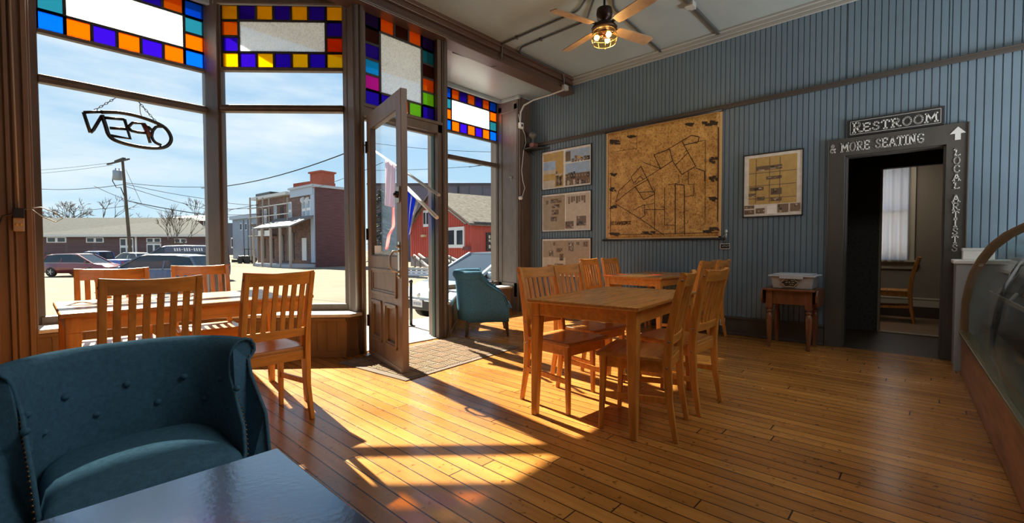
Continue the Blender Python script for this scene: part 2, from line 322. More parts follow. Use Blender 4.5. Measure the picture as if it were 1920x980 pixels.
def lettering(mb, t, origin, right, up, h, wscale=1.0, sw=0.1, depth=0.004, m=0):
    """stroke letters of height h starting at origin, raised slightly from their board"""
    o, r, u = Vector(origin), Vector(right), Vector(up); nn = r.cross(u).normalized(); x = 0
    for c in t:
        strokes, w = GLY[c]
        for pl in strokes:
            for a, b in zip(pl[:-1], pl[1:]):
                pa = o + r*((x+a[0])*h*wscale) + u*(a[1]*h) + nn*depth/2; pb = o + r*((x+b[0])*h*wscale) + u*(b[1]*h) + nn*depth/2
                d = (pb-pa); 
                if d.length < 1e-6: continue
                d.normalize(); e = sw*h*0.4
                mb.bar(pa-d*e, pb+d*e, sw*h, depth, up=nn, m=m)
        x += w+0.12
    return x*h*wscale

# ================================================================== THE ROOM
RX, LX, BY, CZ, FY = 6.1, -0.2, -3.6, 3.85, 5.7
floorm = brickmat('worn floor boards', (0.50, 0.225, 0.052), (0.37, 0.150, 0.034), (0.03, 0.012, 0.006), 2.7, 0.088, 0.0035, 'yx', 0.22, 0.30, 0.5, off=0.0, gloss_noise=True)
fl = MB()
for poly in ([(LX, BY), (RX, BY), (RX, 4.36), (LX, 4.36)], [(3.42, 4.36), (RX, 4.36), (RX, 5.75), (4.6, 5.75)], [(LX, 4.36), (2.44, 4.36), (1.3, 5.75), (LX, 5.75)]):
    fl.prism([(x, y, -0.12) for x, y in poly], (0, 0, 0.12))
o = fl.build('floor', floorm); struct(o)
ce = MB(); ce.box(LX-0.15, RX+0.15, BY, 4.40, CZ, CZ+0.1); struct(ce.build('ceiling', tin))
rc = MB(); rc.box(LX-0.15, RX+0.15, 4.40, 5.85, 3.72, 3.95)
for (a, b) in (((3.5, 4.5), (4.52, 5.62)), ((4.52, 5.6), (5.8, 5.6)), ((5.78, 5.62), (5.78, 5.15)), ((5.78, 5.2), (6.1, 5.2)), ((3.45, 4.5), (6.1, 4.5)), ((1.4, 5.55), (2.4, 4.55)), ((0.05, 5.6), (1.4, 5.6))):
    rc.bar((*a, 3.69), (*b, 3.69), 0.05, 0.06)
struct(rc.build('ceiling', tin, bev=0.008))
# crown moulding, picture rail, baseboard along the blue wall
def trimbar(name, m, segs, bev=0.006):
    t = MB()
    for b in segs: t.box(*b)
    return struct(t.build(name, m, bev=bev))
trimbar('trim_1', mat('grey crown moulding', (0.30, 0.305, 0.28), 0.4), [(RX-0.05, RX, BY, 4.32, 3.78, 3.85), (RX-0.028, RX, BY, 4.32, 3.74, 3.78), (RX-0.08, RX, BY, 4.32, 3.825, 3.85)])
trimbar('trim_2', mat('dark picture rail', (0.055, 0.045, 0.038), 0.45), [(RX-0.03, RX, -3.5, 5.2, 2.865, 2.915), (RX-0.042, RX, -3.5, 5.2, 2.905, 2.92)])
trimbar('baseboard_right', darkgrey, [(RX-0.022, RX, 0.83, 5.2, 0, 0.22), (RX-0.035, RX, 0.83, 5.2, 0.2, 0.235), (RX-0.045, RX, 0.83, 5.2, 0, 0.03), (RX-0.03, RX, BY, -0.3, 0, 0.23)])
# blue beadboard wall with the doorway left open
DOY0, DOY1, DOZ = -0.13, 0.67, 2.10
def beadboard(mb, y0, y1, z0, z1, pitch=0.0565, gw=0.011, gd=0.010):
    y = y0; ys = []
    while y < y1-1e-4:
        e = min(y+pitch, y1); ys.append((y, e)); y = e
    for a, e in ys:
        c = min(a+gw, e)
        i = mb.add([(RX+gd, a+(c-a)*0.3, z0), (RX+gd, a+(c-a)*0.3, z1), (RX, c, z0), (RX, c, z1), (RX, e, z0), (RX, e, z1), (RX, a, z0), (RX, a, z1), (RX+gd, a+(c-a)*0.7, z0), (RX+gd, a+(c-a)*0.7, z1)])
        mb.face([i+6, i, i+1, i+7]); mb.face([i, i+8, i+9, i+1]); mb.face([i+8, i+2, i+3, i+9]); mb.face([i+2, i+4, i+5, i+3])
wr = MB()
for (a, b, c, d) in ((DOY1, 5.75, 0, CZ), (DOY0, DOY1, DOZ, CZ), (BY, DOY0, 0, CZ)):
    beadboard(wr, a, b, c, d); wr.box(RX+0.011, RX+0.14, a, b, c, d)
struct(wr.build('wall_right', bluewall))
wl = MB(); wl.box(LX-0.12, LX, BY, 5.75, 0, CZ); struct(wl.build('wall_left', mat('brown wall paint', (0.17, 0.10, 0.055), 0.55, var=0.15)))
wb = MB(); wb.box(LX-0.12, 10, BY-0.12, BY, 0, CZ); struct(wb.build('wall_back', mat('warm grey wall', (0.35, 0.31, 0.26), 0.6)))

# ------------------------------------------------------------------ beam between room and shop front
bm = MB()
bm.box(LX, RX, 4.30, 4.46, 3.61, 3.86); bm.box(LX, RX, 4.25, 4.31, 3.74, 3.86); bm.box(LX, RX, 4.22, 4.26, 3.80, 3.86)
bm.box(LX, RX, 4.275, 4.31, 3.64, 3.68); bm.box(LX, RX, 4.24, 4.48, 3.60, 3.625)
struct(bm.build('trim_3', beamwood, bev=0.008))

# ------------------------------------------------------------------ shop front: pilasters, posts, half walls and sills
def post(name, poly, z0, z1, m, bev=0.006):
    return struct(MB().prism([(x, y, z0) for x, y in poly], (0, 0, z1-z0)).build(name, m, bev=bev))
CX2 = 5.88   # the right half of the front mirrors the left about x = 2.94
mir = lambda P: [(CX2-x, y) for x, y in reversed(P)]
pl = MB(); pl.box(5.80, 6.1, 5.2, 5.76, 0, 3.72)
pl.box(5.785, 5.80, 5.22, 5.29, 0.25, 3.6); pl.box(5.785, 5.80, 5.58, 5.66, 0.25, 3.6); pl.box(5.785, 5.80, 5.22, 5.66, 3.5, 3.66); pl.box(5.785, 5.80, 5.22, 5.66, 0, 0.5)
pl.box(5.775, 5.80, 5.28, 5.6, 3.47, 3.50); pl.box(5.79, 5.80, 5.20, 5.22, 0, 3.7)
struct(pl.build('wall_front', [taupe], bev=0.005))
pd = MB(); pd.box(5.81, 6.1, 5.17, 5.2, 0, 3.7); pd.box(5.85, 5.90, 5.155, 5.17, 0, 3.7)
struct(pd.build('trim_4', frameb, bev=0.004))
pl = MB(); pl.box(LX, 0.045, 5.2, 5.76, 0, 3.72)
for x0, x1, d in ((-0.2, -0.165, .03), (-0.155, -0.14, .018), (-0.085, -0.06, .03), (-0.05, -0.035, .018), (0.012, 0.045, .035)): pl.box(x0, x1, 5.2-d, 5.2, 0, 3.7)
pl.box(0.045, 0.06, 5.3, 5.6, 0, 3.7)
struct(pl.build('wall_front', mat('brown pilaster paint', (0.21, 0.125, 0.075), 0.42, var=0.2, scale=(10, 10, 2)), bev=0.005))
cpost = [(1.335, 5.66), (1.405, 5.49), (1.50, 5.57), (1.45, 5.78), (1.335, 5.78)]
epost = [(2.325, 4.585), (2.335, 4.34), (2.425, 4.32), (2.43, 4.5), (2.40, 4.66)]
post('wall_front', cpost, 0.3, 3.72, frameb); post('wall_front', mir(cpost), 0.3, 3.72, frameb)
post('wall_front', epost, 0, 3.72, frameb); post('wall_front', mir(epost), 0, 3.72, frameb)
tm = MB()
for P, q in (((2.345, 4.50), 0.022), ((2.35, 4.36), 0.026), ((2.395, 4.325), 0.02)): tm.tube([(*P, 0), (*P, 3.6)], q)
for P, q in (((3.53, 4.36), 0.026), ((3.485, 4.325), 0.02)): tm.tube([(*P, 0), (*P, 3.6)], q)
struct(tm.build('trim_5', taupe))
def halfwall(P, sgn):
    """P: front plan line of the low wall, room side; back follows the glass"""
    pass
gl_off = 6.94     # left slanted glass runs along x + y = 6.94
lw_front = [(0.04, 5.36), (1.13, 5.36), (2.19, 4.30), (2.335, 4.335), (2.33, 4.62), (1.44, 5.52), (1.36, 5.72), (0.04, 5.72)]
rw_front = mir([(0.08, 5.36), (1.30, 5.36), (2.315, 4.345), (2.335, 4.335), (2.33, 4.62), (1.44, 5.52), (1.36, 5.72), (0.08, 5.72)])
for P in (lw_front, rw_front):
    w = MB(); w.prism([(x, y, 0) for x, y in P], (0, 0, 0.405))
    k = [(P[i], P[(i+1) % 8]) for i in range(8)]
    for a, b in k:      # board joints of the panelling
        if a[1] > 5.5 or b[1] > 5.5 : continue
        L = (Vector(b)-Vector(a)).length; n_ = int(L/0.095); d = (Vector(b)-Vector(a)).normalized(); nn = Vector((d.y, -d.x))
        for q in range(1, n_):
            c = Vector(a)+d*(q*L/n_)+nn*0.002; w.bar((c.x, c.y, 0.05), (c.x, c.y, 0.37), 0.008, 0.012, up=(nn.x, nn.y, 0))
        p0 = Vector(a)+nn*0.008; p1 = Vector(b)+nn*0.008; w.bar((*p0, 0.03), (*p1, 0.03), 0.016, 0.06); w.bar((*p0, 0.385), (*p1, 0.385), 0.02, 0.03)
    struct(w.build('wall_front', brownwall, bev=0.003))
    cx = sum(x for x, y in P)/8; cy = sum(y for x, y in P)/8
    big = [(x+(x-cx)*0.03, y-0.035 if y < 5.6 else y) for x, y in P]
    s_ = MB().prism([(x, y, 0.405) for x, y in big], (0, 0, 0.035)); struct(s_.build('trim_6', white, bev=0.008))
fa = MB(); fa.box(LX-0.3, RX+0.3, 5.66, 5.9, 3.69, 5.0); fa.box(LX-0.3, 0.05, 5.76, 5.9, -0.3, 3.7); fa.box(5.83, RX+0.3, 5.76, 5.9, -0.3, 3.7)
struct(fa.build('wall_front', mat('outside front paint', (0.22, 0.18, 0.15), 0.6)))
ob = MB()
for P in ([(0.04, 5.7), (1.4, 5.7), (2.38, 4.55), (2.40, 4.62), (1.45, 5.78), (0.04, 5.78)],):
    ob.prism([(x, y, -0.3) for x, y in P], (0, 0, 0.78)); ob.prism([(x, y, -0.3) for x, y in mir(P)], (0, 0, 0.78))
struct(ob.build('wall_front', frameb))

# ------------------------------------------------------------------ windows
def window(name, p0, p1, lits, nc, nr, z_sill, z_b0, z_b1, z_s0, z_s1, label=None, inward=(0, -1)):
    """p0->p1 plan of the glass, left to right seen from inside; lits: rows of colour letters, top row first"""
    p0, p1 = Vector(p0), Vector(p1); L = (p1-p0).length; d = (p1-p0).normalized(); nn = Vector((d.y, -d.x))   # towards the room
    def B(mb, s0, s1, z0, z1, t0, t1, m=0):
        q = [p0+d*s0+nn*t0, p0+d*s1+nn*t0, p0+d*s1+nn*t1, p0+d*s0+nn*t1]
        mb.hexa([(*c, z0) for c in q], [(*c, z1) for c in q], m)
    fr = MB()
    B(fr, -0.03, L+0.03, z_sill-0.075, z_sill, -0.03, 0.045)
    if z_b0: B(fr, 0, L, z_b0, z_b1, -0.03, 0.05); B(fr, 0, L, z_b0+0.025, z_b1-0.025, -0.03, 0.062)
    B(fr, 0, L, z_s0-0.035, z_s0, -0.03, 0.035); B(fr, -0.03, L+0.03, z_s1, z_s1+0.05, -0.03, 0.045)
    B(fr, -0.05, 0, z_sill-0.07, z_s1+0.04, -0.03, 0.03); B(fr, L, L+0.05, z_sill-0.07, z_s1+0.04, -0.03, 0.03)
    w = struct(fr.build(name, frameb, bev=0.006), label)
    if z_b0:
        g = MB(); B(g, 0, L, z_sill, z_b0, -0.004, 0.004); B(g, 0, L, z_b1, z_s0-0.035, -0.004, 0.004); g.build('glass_pane', clear, w)
    cw, ch = L/nc, (z_s1-z_s0)/nr; e = 0.012
    sg = MB(); ld = MB(); keys = []
    for r in range(nr):
        for c in range(nc):
            k = lits[r][c]
            if k == ' ': continue
            if k not in keys: keys.append(k)
            B(sg, c*cw+e*0.7, (c+1)*cw-e*0.7, z_s1-(r+1)*ch+e*0.7, z_s1-r*ch-e*0.7, -0.004, 0.004, keys.index(k))
    B(sg, cw, (nc-1)*cw, z_s0+ch, z_s1-ch, -0.004, 0.004, len(keys))
    for c in range(nc+1):
        for (a, b) in ((z_s0, z_s0+ch), (z_s1-ch, z_s1)): B(ld, c*cw-e, c*cw+e, a, b, -0.009, 0.009)
        if c in (0, 1, nc-1, nc): B(ld, c*cw-e, c*cw+e, z_s0, z_s1, -0.009, 0.009)
    for r in range(nr+1):
        z = z_s0+r*ch
        for (a, b) in ((0, cw), (L-cw, L)): B(ld, a, b, z-e, z+e, -0.008, 0.008)
        if r in (0, 1, nr-1, nr): B(ld, 0, L, z-e, z+e, -0.008, 0.008)
    sg.build('stained_glass', [CG[k] for k in keys]+[frost], w); ld.build('leading', lead, w)
    return w
side_l = ['bopopob', 't     b', 'o     o', 'b     t'][:3]
LIT_SIDE = ['bopopob', 't     o', 'o     t', 'bopopob']
window('window_1', (0.11, FY), (1.345, FY), ['tooppob', 't     t', 't     o', 'bopopob'], 7, 4, 0.51, 2.545, 2.615, 3.01, 3.69)
window('window_2', (1.455, 5.505), (2.345, 4.595), ['ypypypy', 'o     p', 'p     r', 'ypypypy'], 7, 4, 0.51, 2.545, 2.615, 3.01, 3.67)
window('window_4', (4.56, FY), (5.775, FY), LIT_SIDE, 7, 4, 0.51, 2.545, 2.615, 3.01, 3.69)
window('window_5', (3.535, 4.595), (4.425, 5.505), ['ypypypy', 'o     p', 'p     r', 'ypypypy'], 7, 4, 0.51, 2.545, 2.615, 3.01, 3.67)
window('window_3', (2.48, 4.41), (3.40, 4.41), ['donod', 'n   t', 'p   n', 'c   o', 'm   g', 'ppogp'], 5, 6, 2.62, None, None, 2.63, 3.62)
dh = MB(); dh.box(2.42, 3.46, 4.34, 4.46, 2.49, 2.60); dh.box(2.42, 3.46, 4.32, 4.35, 2.585, 2.62); dh.box(2.47, 3.41, 4.40, 4.46, 2.465, 2.50)
dh.box(2.42, 2.47, 4.38, 4.47, 2.6, 3.72); dh.box(3.395, 3.46, 4.34, 4.47, 0, 3.72); dh.box(2.42, 2.44, 4.40, 4.47, 0, 2.5)
struct(dh.build('trim_7', frameb, bev=0.005))
gs = MB(); gs.box(3.385, 3.40, 4.41, 4.46, 0, 2.48); gs.box(2.44, 2.45, 4.43, 4.46, 0, 2.48); struct(gs.build('trim_8', mat('dark green paint', (0.012, 0.05, 0.042), 0.4)))
th = MB(); th.box(2.43, 3.42, 4.36, 4.52, -0.02, 0.012); struct(th.build('trim_9', mat('worn threshold', (0.3, 0.26, 0.2), 0.6), bev=0.004))
pf = MB(); pf.prism([(2.43, 4.5, -0.1), (3.43, 4.5, -0.1), (4.55, 5.9, -0.1), (1.33, 5.9, -0.1)], (0, 0, 0.09)); struct(pf.build('floor', mat('pale stoop concrete', (0.36, 0.34, 0.31), 0.8, var=0.2, bump=0.2)))

# ------------------------------------------------------------------ the open street door
door = thing('door_1', None, None, (2.452, 4.275, 0), math.atan2(-0.963, -0.222)); door['kind'] = 'structure'
DW, DH, DT = 0.985, 2.475, 0.06
lf = MB(); y0, y1 = -DT/2, DT/2
lf.box(0, 0.115, y0, y1, 0.012, DH); lf.box(DW-0.12, DW, y0, y1, 0.012, DH); lf.box(0.11, DW-0.11, y0, y1, 2.32, DH)
lf.box(0.11, DW-0.11, y0, y1, 0.90, 1.03); lf.box(0.11, DW-0.11, y0, y1, 0.585, 0.665); lf.box(0.11, DW-0.11, y0, y1, 0.012, 0.20)
lf.box(0.44, 0.545, y0, y1, 0.19, 0.6); lf.box(0.1, DW-0.1, y0+0.02, y1-0.02, 0.18, 0.92)
for a, b, c, d in ((0.16, DW-0.165, 0.70, 0.865),): lf.box(a, b, y0+0.006, y1-0.006, c, d)
leaf = lf.build('door_leaf', mat('grey brown door paint', (0.24, 0.18, 0.145), 0.42, var=0.25, scale=(10, 10, 2), bump=0.12), door, bev=0.006, world=False)
mo = MB()      # bolection mouldings round the panels
def ringbox(mb, x0, x1, z0, z1, w, ya, yb):
    mb.box(x0, x1, ya, yb, z0, z0+w); mb.box(x0, x1, ya, yb, z1-w, z1); mb.box(x0, x0+w, ya, yb, z0, z1); mb.box(x1-w, x1, ya, yb, z0, z1)
for a, b, c, d in ((0.12, DW-0.125, 0.655, 0.91), (0.12, 0.445, 0.19, 0.595), (0.54, DW-0.125, 0.19, 0.595)): 
    ringbox(mo, a, b, c, d, 0.03, y0-0.014, y1+0.014); ringbox(mo, a+0.02, b-0.02, c+0.02, d-0.02, 0.03, y0-0.004, y1+0.004)
mo.build('panel_moulding', MATS['grey brown door paint'], door, bev=0.005, world=False)
MB().box(0.115, DW-0.12, -0.004, 0.004, 1.03, 2.32).build('glass_pane', clear, door, world=False)
mo = MB(); ringbox(mo, 0.105, DW-0.11, 1.02, 2.33, 0.022, y0+0.004, y1-0.004); mo.build('glazing_bead', frameb, door, bev=0.004, world=False)
kp = MB(); kp.box(0.02, DW-0.02, y0-0.006, y1, 0.006, 0.05); kp.build('kick_strip', mat('pale kick strip', (0.36, 0.31, 0.26), 0.5), door, bev=0.003, world=False)
hd = MB(); hx = DW-0.065
hd.box(hx-0.022, hx+0.022, y0-0.006, y0, 0.84, 1.16); hd.tube([(hx, y0-0.004, 1.08), (hx-0.01, y0-0.05, 1.075), (hx-0.015, y0-0.075, 1.03), (hx-0.015, y0-0.075, 0.95), (hx-0.01, y0-0.055, 0.905), (hx, y0-0.004, 0.895)], 0.011)
hd.ball((hx, y0-0.015, 1.12), 0.016, 8); hd.ball((hx, y0-0.01, 0.86), 0.012, 8)
hd.build('door_handle', steel, door, world=False, bev=0.002)
lk = MB(); lk.box(hx-0.045, hx+0.04, y0-0.012, y0, 1.50, 1.64); lk.build('lock_plate', mat('lock plate', (0.4, 0.36, 0.3), 0.4, metal=0.8), door, world=False, bev=0.004)
lk = MB(); lk.lathe([(0.03, 0), (0.03, 0.018), (0.012, 0.02), (0.012, 0.035)], (hx, y0-0.012, 1.57), 14, axis='y'); lk.xf(Matrix.Identity(4)); 
lk.v = [(x, 2*(y0-0.012)-y, z) for x, y, z in lk.v]; lk.build('lock_cylinder', black, door, world=False)
for z in (0.35, 1.25, 2.15):
    hg = MB(); hg.tube([(-0.012, y0, z-0.06), (-0.012, y0, z+0.06)], 0.012); hg.box(-0.01, 0.04, y0-0.004, y0, z-0.055, z+0.055); hg.build('hinge', blackmetal, door, world=False)
nc = MB(); nc.box(0.16, 0.36, -0.008, -0.0045, 1.035, 1.13); nc.build('notice', mat('paper', (0.8, 0.78, 0.74), 0.7), door, world=False)

# ------------------------------------------------------------------ doorway to the back room and its lettered casing
dc = MB(); X0 = RX-0.028
dc.box(X0, RX+0.02, DOY1-0.005, DOY1+0.155, 0, 2.29); dc.box(X0, RX+0.02, DOY0-0.155, DOY0+0.005, 0, 2.29); dc.box(X0, RX+0.02, DOY0, DOY1, DOZ, 2.29)
dc.box(X0-0.012, RX, DOY0-0.155, DOY0-0.14, 0, 2.29); dc.box(X0-0.01, RX, DOY1+0.14, DOY1+0.155, 0, 2.29)
dc.box(RX, RX+0.14, DOY1-0.02, DOY1+0.02, 0, 2.12); dc.box(RX, RX+0.14, DOY0-0.02, DOY0+0.02, 0, 2.12); dc.box(RX, RX+0.14, DOY0, DOY1, DOZ-0.015, DOZ+0.02)
casing = struct(dc.build('door_2', darkgrey, bev=0.004))
chalk = mat('chalk white paint', (0.62, 0.62, 0.59), 0.8)
L_ = MB(); w1 = text_width('& MORE SEATING'); hh = 0.088; ws = 0.77/(w1*hh)
lettering(L_, '& MORE SEATING', (X0-0.003, 0.80, 2.145), (0, -1, 0), (0, 0, 1), hh, ws, 0.13)
L_.build('painted_lettering', chalk, casing)
L_ = MB(); zz = 2.045
for c in 'LOCAL ARTISTS':
    if c != ' ': wd = GLY[c][1]*0.066; lettering(L_, c, (X0-0.003, -0.205+wd/2, zz-0.066), (0, -1, 0), (0, 0, 1), 0.066, 1.0, 0.14)
    zz -= 0.079 if c != ' ' else 0.045
L_.build('painted_lettering', chalk, casing)
ar = MB(); ya, za = -0.205, 2.13
ar.prism([(X0-0.004, ya-0.02, za), (X0-0.004, ya+0.02, za), (X0-0.004, ya+0.02, za+0.06), (X0-0.004, ya+0.055, za+0.06), (X0-0.004, ya, za+0.125), (X0-0.004, ya-0.055, za+0.06), (X0-0.004, ya-0.02, za+0.06)], (0.004, 0, 0))
ar.build('painted_arrow', chalk, casing)
sgn = thing('sign', 'black board sign with white serif lettering reading RESTROOM above the doorway', 'sign', (RX-0.03, 0.27, 2.30))
b = MB(); b.box(RX-0.03, RX-0.003, -0.11, 0.65, 2.295, 2.475); b.build('board', black, sgn, bev=0.004)
b = MB(); xs = RX-0.032
for (a, c, d, e) in ((-0.085, 0.625, 2.315, 2.318), (-0.085, 0.625, 2.452, 2.455)): b.box(xs, xs+0.003, a, c, d, e)
for yy in (-0.085, 0.622): b.box(xs, xs+0.003, yy, yy+0.003, 2.315, 2.455)
b.build('border_line', chalk, sgn)
b = MB(); lettering(b, 'R', (xs, 0.60, 2.335), (0, -1, 0), (0, 0, 1), 0.10, 1.0, 0.15); hh = 0.08; ww = text_width('ESTROOM')
lettering(b, 'ESTROOM', (xs, 0.515, 2.337), (0, -1, 0), (0, 0, 1), hh, 0.58/(ww*hh), 0.16); b.build('lettering', chalk, sgn)

# ------------------------------------------------------------------ hall and back room seen through the doorway
HX = 7.55
hw = MB(); hw.box(HX, HX+0.1, 0.44, 3.0, 0, 2.7); hw.box(HX, HX+0.1, -2.0, -0.19, 0, 2.7); hw.box(HX, HX+0.1, -0.19, 0.44, 2.12, 2.7); hw.box(RX+0.14, HX, 1.6, 1.7, 0, 2.7); hw.box(RX+0.14, HX, -1.2, -1.1, 0, 2.7)
m, nt, bb = bsdf('black speckled wall'); MATS['black speckled wall'] = m
vo = nt.nodes.new('ShaderNodeTexVoronoi'); vo.inputs['Scale'].default_value = 26; rp = nt.nodes.new('ShaderNodeValToRGB')
rp.color_ramp.elements[0].color = (0.006, 0.006, 0.006, 1); rp.color_ramp.elements[1].color = (0.032, 0.030, 0.026, 1); rp.color_ramp.elements[0].position = 0.1; rp.color_ramp.elements[1].position = 0.4
tcx = nt.nodes.new('ShaderNodeTexCoord'); nt.links.new(tcx.outputs['Object'], vo.inputs[0]); nt.links.new(vo.outputs[0], rp.inputs[0]); nt.links.new(rp.outputs[0], bb.inputs['Base Color']); bb.inputs['Roughness'].default_value = 0.6
struct(hw.build('wall_right', m))
hf = MB(); hf.box(RX-0.0, HX+0.02, -1.2, 1.7, -0.1, -0.002); struct(hf.build('floor', mat('dark hall floor', (0.05, 0.032, 0.02), 0.4, var=0.3, scale=(2, 20, 2))))
bf = MB(); bf.box(HX+0.02, 9.7, -2.2, 3.2, -0.1, 0.0); struct(bf.build('floor', mat('brown back room floor', (0.20, 0.12, 0.065), 0.4, var=0.35, scale=(30, 3, 3))))
bc = MB(); bc.box(RX+0.14, 9.7, -2.2, 3.2, 2.7, 2.8); struct(bc.build('ceiling', mat('back room ceiling', (0.4, 0.38, 0.34), 0.7)))
jm = MB(); jm.box(HX-0.015, HX+0.115, 0.43, 0.452, 0, 2.13); jm.box(HX-0.015, HX+0.115, -0.2, -0.18, 0, 2.13); jm.box(HX-0.01, HX+0.11, -0.19, 0.44, 0, 0.012)
struct(jm.build('trim_10', mat('thin tan jamb', (0.22, 0.18, 0.12), 0.5)))
WBX = 9.5; wy0, wy1, wz0, wz1 = 0.215, 0.95, 0.92, 2.45
bw = MB(); bw.box(WBX, WBX+0.12, -2.2, wy0, 0, 2.7); bw.box(WBX, WBX+0.12, wy1, 3.2, 0, 2.7); bw.box(WBX, WBX+0.12, wy0, wy1, 0, wz0); bw.box(WBX, WBX+0.12, wy0, wy1, wz1, 2.7)
bw.box(HX, WBX, 3.1, 3.2, 0, 2.7); bw.box(HX, WBX, -2.2, -2.1, 0, 2.7)
struct(bw.build('wall_right', mat('grey brown back wall', (0.21, 0.175, 0.13), 0.7)))
wf = MB(); wf.box(WBX-0.03, WBX+0.02, wy0-0.085, wy0, wz0-0.02, wz1+0.1); wf.box(WBX-0.03, WBX+0.02, wy1, wy1+0.085, wz0-0.02, wz1+0.1); wf.box(WBX-0.03, WBX+0.02, wy0, wy1, wz1, wz1+0.1)
wf.box(WBX-0.06, WBX+0.02, wy0-0.13, wy1+0.1, wz0-0.05, wz0-0.02); wf.box(WBX-0.02, WBX+0.01, wy0-0.12, wy1+0.1, wz0-0.16, wz0-0.05); wf.box(WBX+0.03, WBX+0.07, wy0, wy1, 1.66, 1.71)
w6 = struct(wf.build('window_6', creamtrim, bev=0.004)); MB().box(WBX+0.045, WBX+0.052, wy0, wy1, wz0, wz1).build('glass_pane', clear, w6)
cu_ = MB(); cu_.grid(lambda u, v: (WBX-0.07+0.018*sin(u*46)+0.008*sin(u*19+1), 0.20+0.74*u, 0.9+1.5*v), 90, 4)
tag(cu_.build('curtain', glassy('sheer white curtain', (0.8, 0.8, 0.85), 0.0, 0.5, transl=0.75, tcol=(0.85, 0.83, 0.85)), solid=0.002), 'sheer white curtain hanging at the back room window', 'curtain')
bs = MB(); bs.box(WBX-0.025, WBX, -2.1, 3.1, 0.17, 0.30); bs.box(WBX-0.03, WBX, -2.1, 3.1, 0.285, 0.31); struct(bs.build('baseboard_right', creamtrim, bev=0.004))
bs = MB(); bs.box(WBX-0.03, WBX, -2.1, 3.1, 0, 0.17); struct(bs.build('baseboard_right', mat('dark base strip', (0.05, 0.035, 0.025), 0.5)))

# ================================================================== FURNITURE
# ------------------------------------------------------------------ slat-back chair; local front is +y
def make_chair(name, label, group):
    t = thing(name, label, 'chair', group=group)
    K = dict(world=False)
    def seatf(u, v):
        w = 0.205+0.018*v; x = (u*2-1)*w; y = -0.20+0.415*v
        return (x, y, 0.472-0.007*max(0, 1-(2*u-1)**2*1.4)*(1-((v-0.45)*2)**2)+0.002*v)
    sb = MB(); sb.grid(seatf, 10, 10)
    rim = [(0, k) for k in range(10)]
    i0 = len(sb.v); nb = 11
    low = sb.add([(x, y, z-0.024) for x, y, z in sb.v[:121]])
    for v in range(10):
        for u in range(10): a = low+v*nb+u; sb.face([a, a+nb, a+nb+1, a+1])
    edge = list(range(0, 11))+[k*nb+10 for k in range(1, 11)]+[10*nb+k for k in range(9, -1, -1)]+[k*nb for k in range(9, 0, -1)]
    for k in range(len(edge)): a, b = edge[k], edge[(k+1) % len(edge)]; sb.face([b, a, low+a, low+b])
    sb.build('seat', honeytop, t, bev=0.005, **K)
    for sx in (-1, 1):
        x = sx*0.190
        m = MB(); m.strip([(x+sx*0.008, -0.25, 0), (x, -0.212, 0.22), (x, -0.197, 0.45), (x, -0.212, 0.62), (x, -0.250, 0.82), (x, -0.286, 0.958)], [0.026, 0.03, 0.034, 0.033, 0.032, 0.030], [0.028, 0.038, 0.050, 0.046, 0.042, 0.036], side=(1, 0, 0))
        m.build('leg', honey, t, bev=0.004, **K)
        m = MB(); m.bar((sx*0.198, 0.187, 0), (sx*0.190, 0.172, 0.45), 0.026, 0.026, 0.038, 0.038); m.build('leg', honey, t, bev=0.004, **K)
        m = MB(); m.bar((sx*0.196, -0.205, 0.235), (sx*0.196, 0.175, 0.215), 0.018, 0.034); m.build('stretcher', honey, t, bev=0.003, **K)
    fr = MB(); fr.box(-0.185, 0.185, 0.165, 0.186, 0.385, 0.45); fr.box(-0.185, 0.185, -0.205, -0.185, 0.39, 0.45)
    for sx in (-1, 1): fr.box(sx*0.187-0.010, sx*0.187+0.010, -0.19, 0.175, 0.385, 0.45)
    fr.build('seat_frame', honeyx, t, bev=0.003, **K)
    def rail(nm, z0, z1, bow, ya, yb, th):
        m = MB(); n = 8
        f = lambda x: bow*(1-(x/0.185)**2)
        pts = [(-0.205+0.41*k/n) if nm == 'top_rail' else (-0.182+0.364*k/n) for k in range(n+1)]
        b = [(x, ya-f(x)-th/2, z0) for x in pts]+[(x, ya-f(x)+th/2, z0) for x in reversed(pts)]
        tt = [(x, yb-f(x)-th/2, z1+(0.012*(abs(x)/0.2)**2 if nm == 'top_rail' else 0)) for x in pts]+[(x, yb-f(x)+th/2, z1+(0.012*(abs(x)/0.2)**2 if nm == 'top_rail' else 0)) for x in reversed(pts)]
        m.hexa(b, tt); m.build(nm, honeyx, t, bev=0.003, **K)
    rail('top_rail', 0.88, 0.952, 0.022, -0.268, -0.286, 0.024); rail('lower_rail', 0.545, 0.598, 0.014, -0.205, -0.21, 0.022)
    for k in range(6):
        x = -0.137+0.0548*k
        f = lambda b_: b_*(1-(x/0.185)**2)
        m = MB(); m.strip([(x, -0.209-f(0.014), 0.59), (x, -0.222-f(0.020), 0.70), (x, -0.244-f(0.022), 0.80), (x, -0.266-f(0.022), 0.886)], 0.030, 0.012, side=(1, 0, 0)); m.build('slat', honey, t, bev=0.002, **K)
    for sx in (-1, 1):
        for z, y in ((0.92, -0.277), (0.57, -0.207), (0.42, -0.197)): MB().ball((sx*0.206, y, z), (0.004, 0.008, 0.008), 6).build('bolt', mat('dull bolt', (0.25, 0.2, 0.14), 0.4, metal=0.7), t, **K)
    return t
chair0 = make_chair('dining_chair', '', None)
CH = []
def chair(x, y, face, label, group):
    """face: compass direction of the chair front, degrees from +y, clockwise"""
    rz = -rad(face); name = 'dining_chair'
    if not CH: o = chair0; o.location = (x, y, 0); o.rotation_euler = (0, 0, rz); o['label'] = label; o['group'] = group
    else: o = dup(chair0, (x, y, 0), rz, label, group)
    CH.append(o); return o
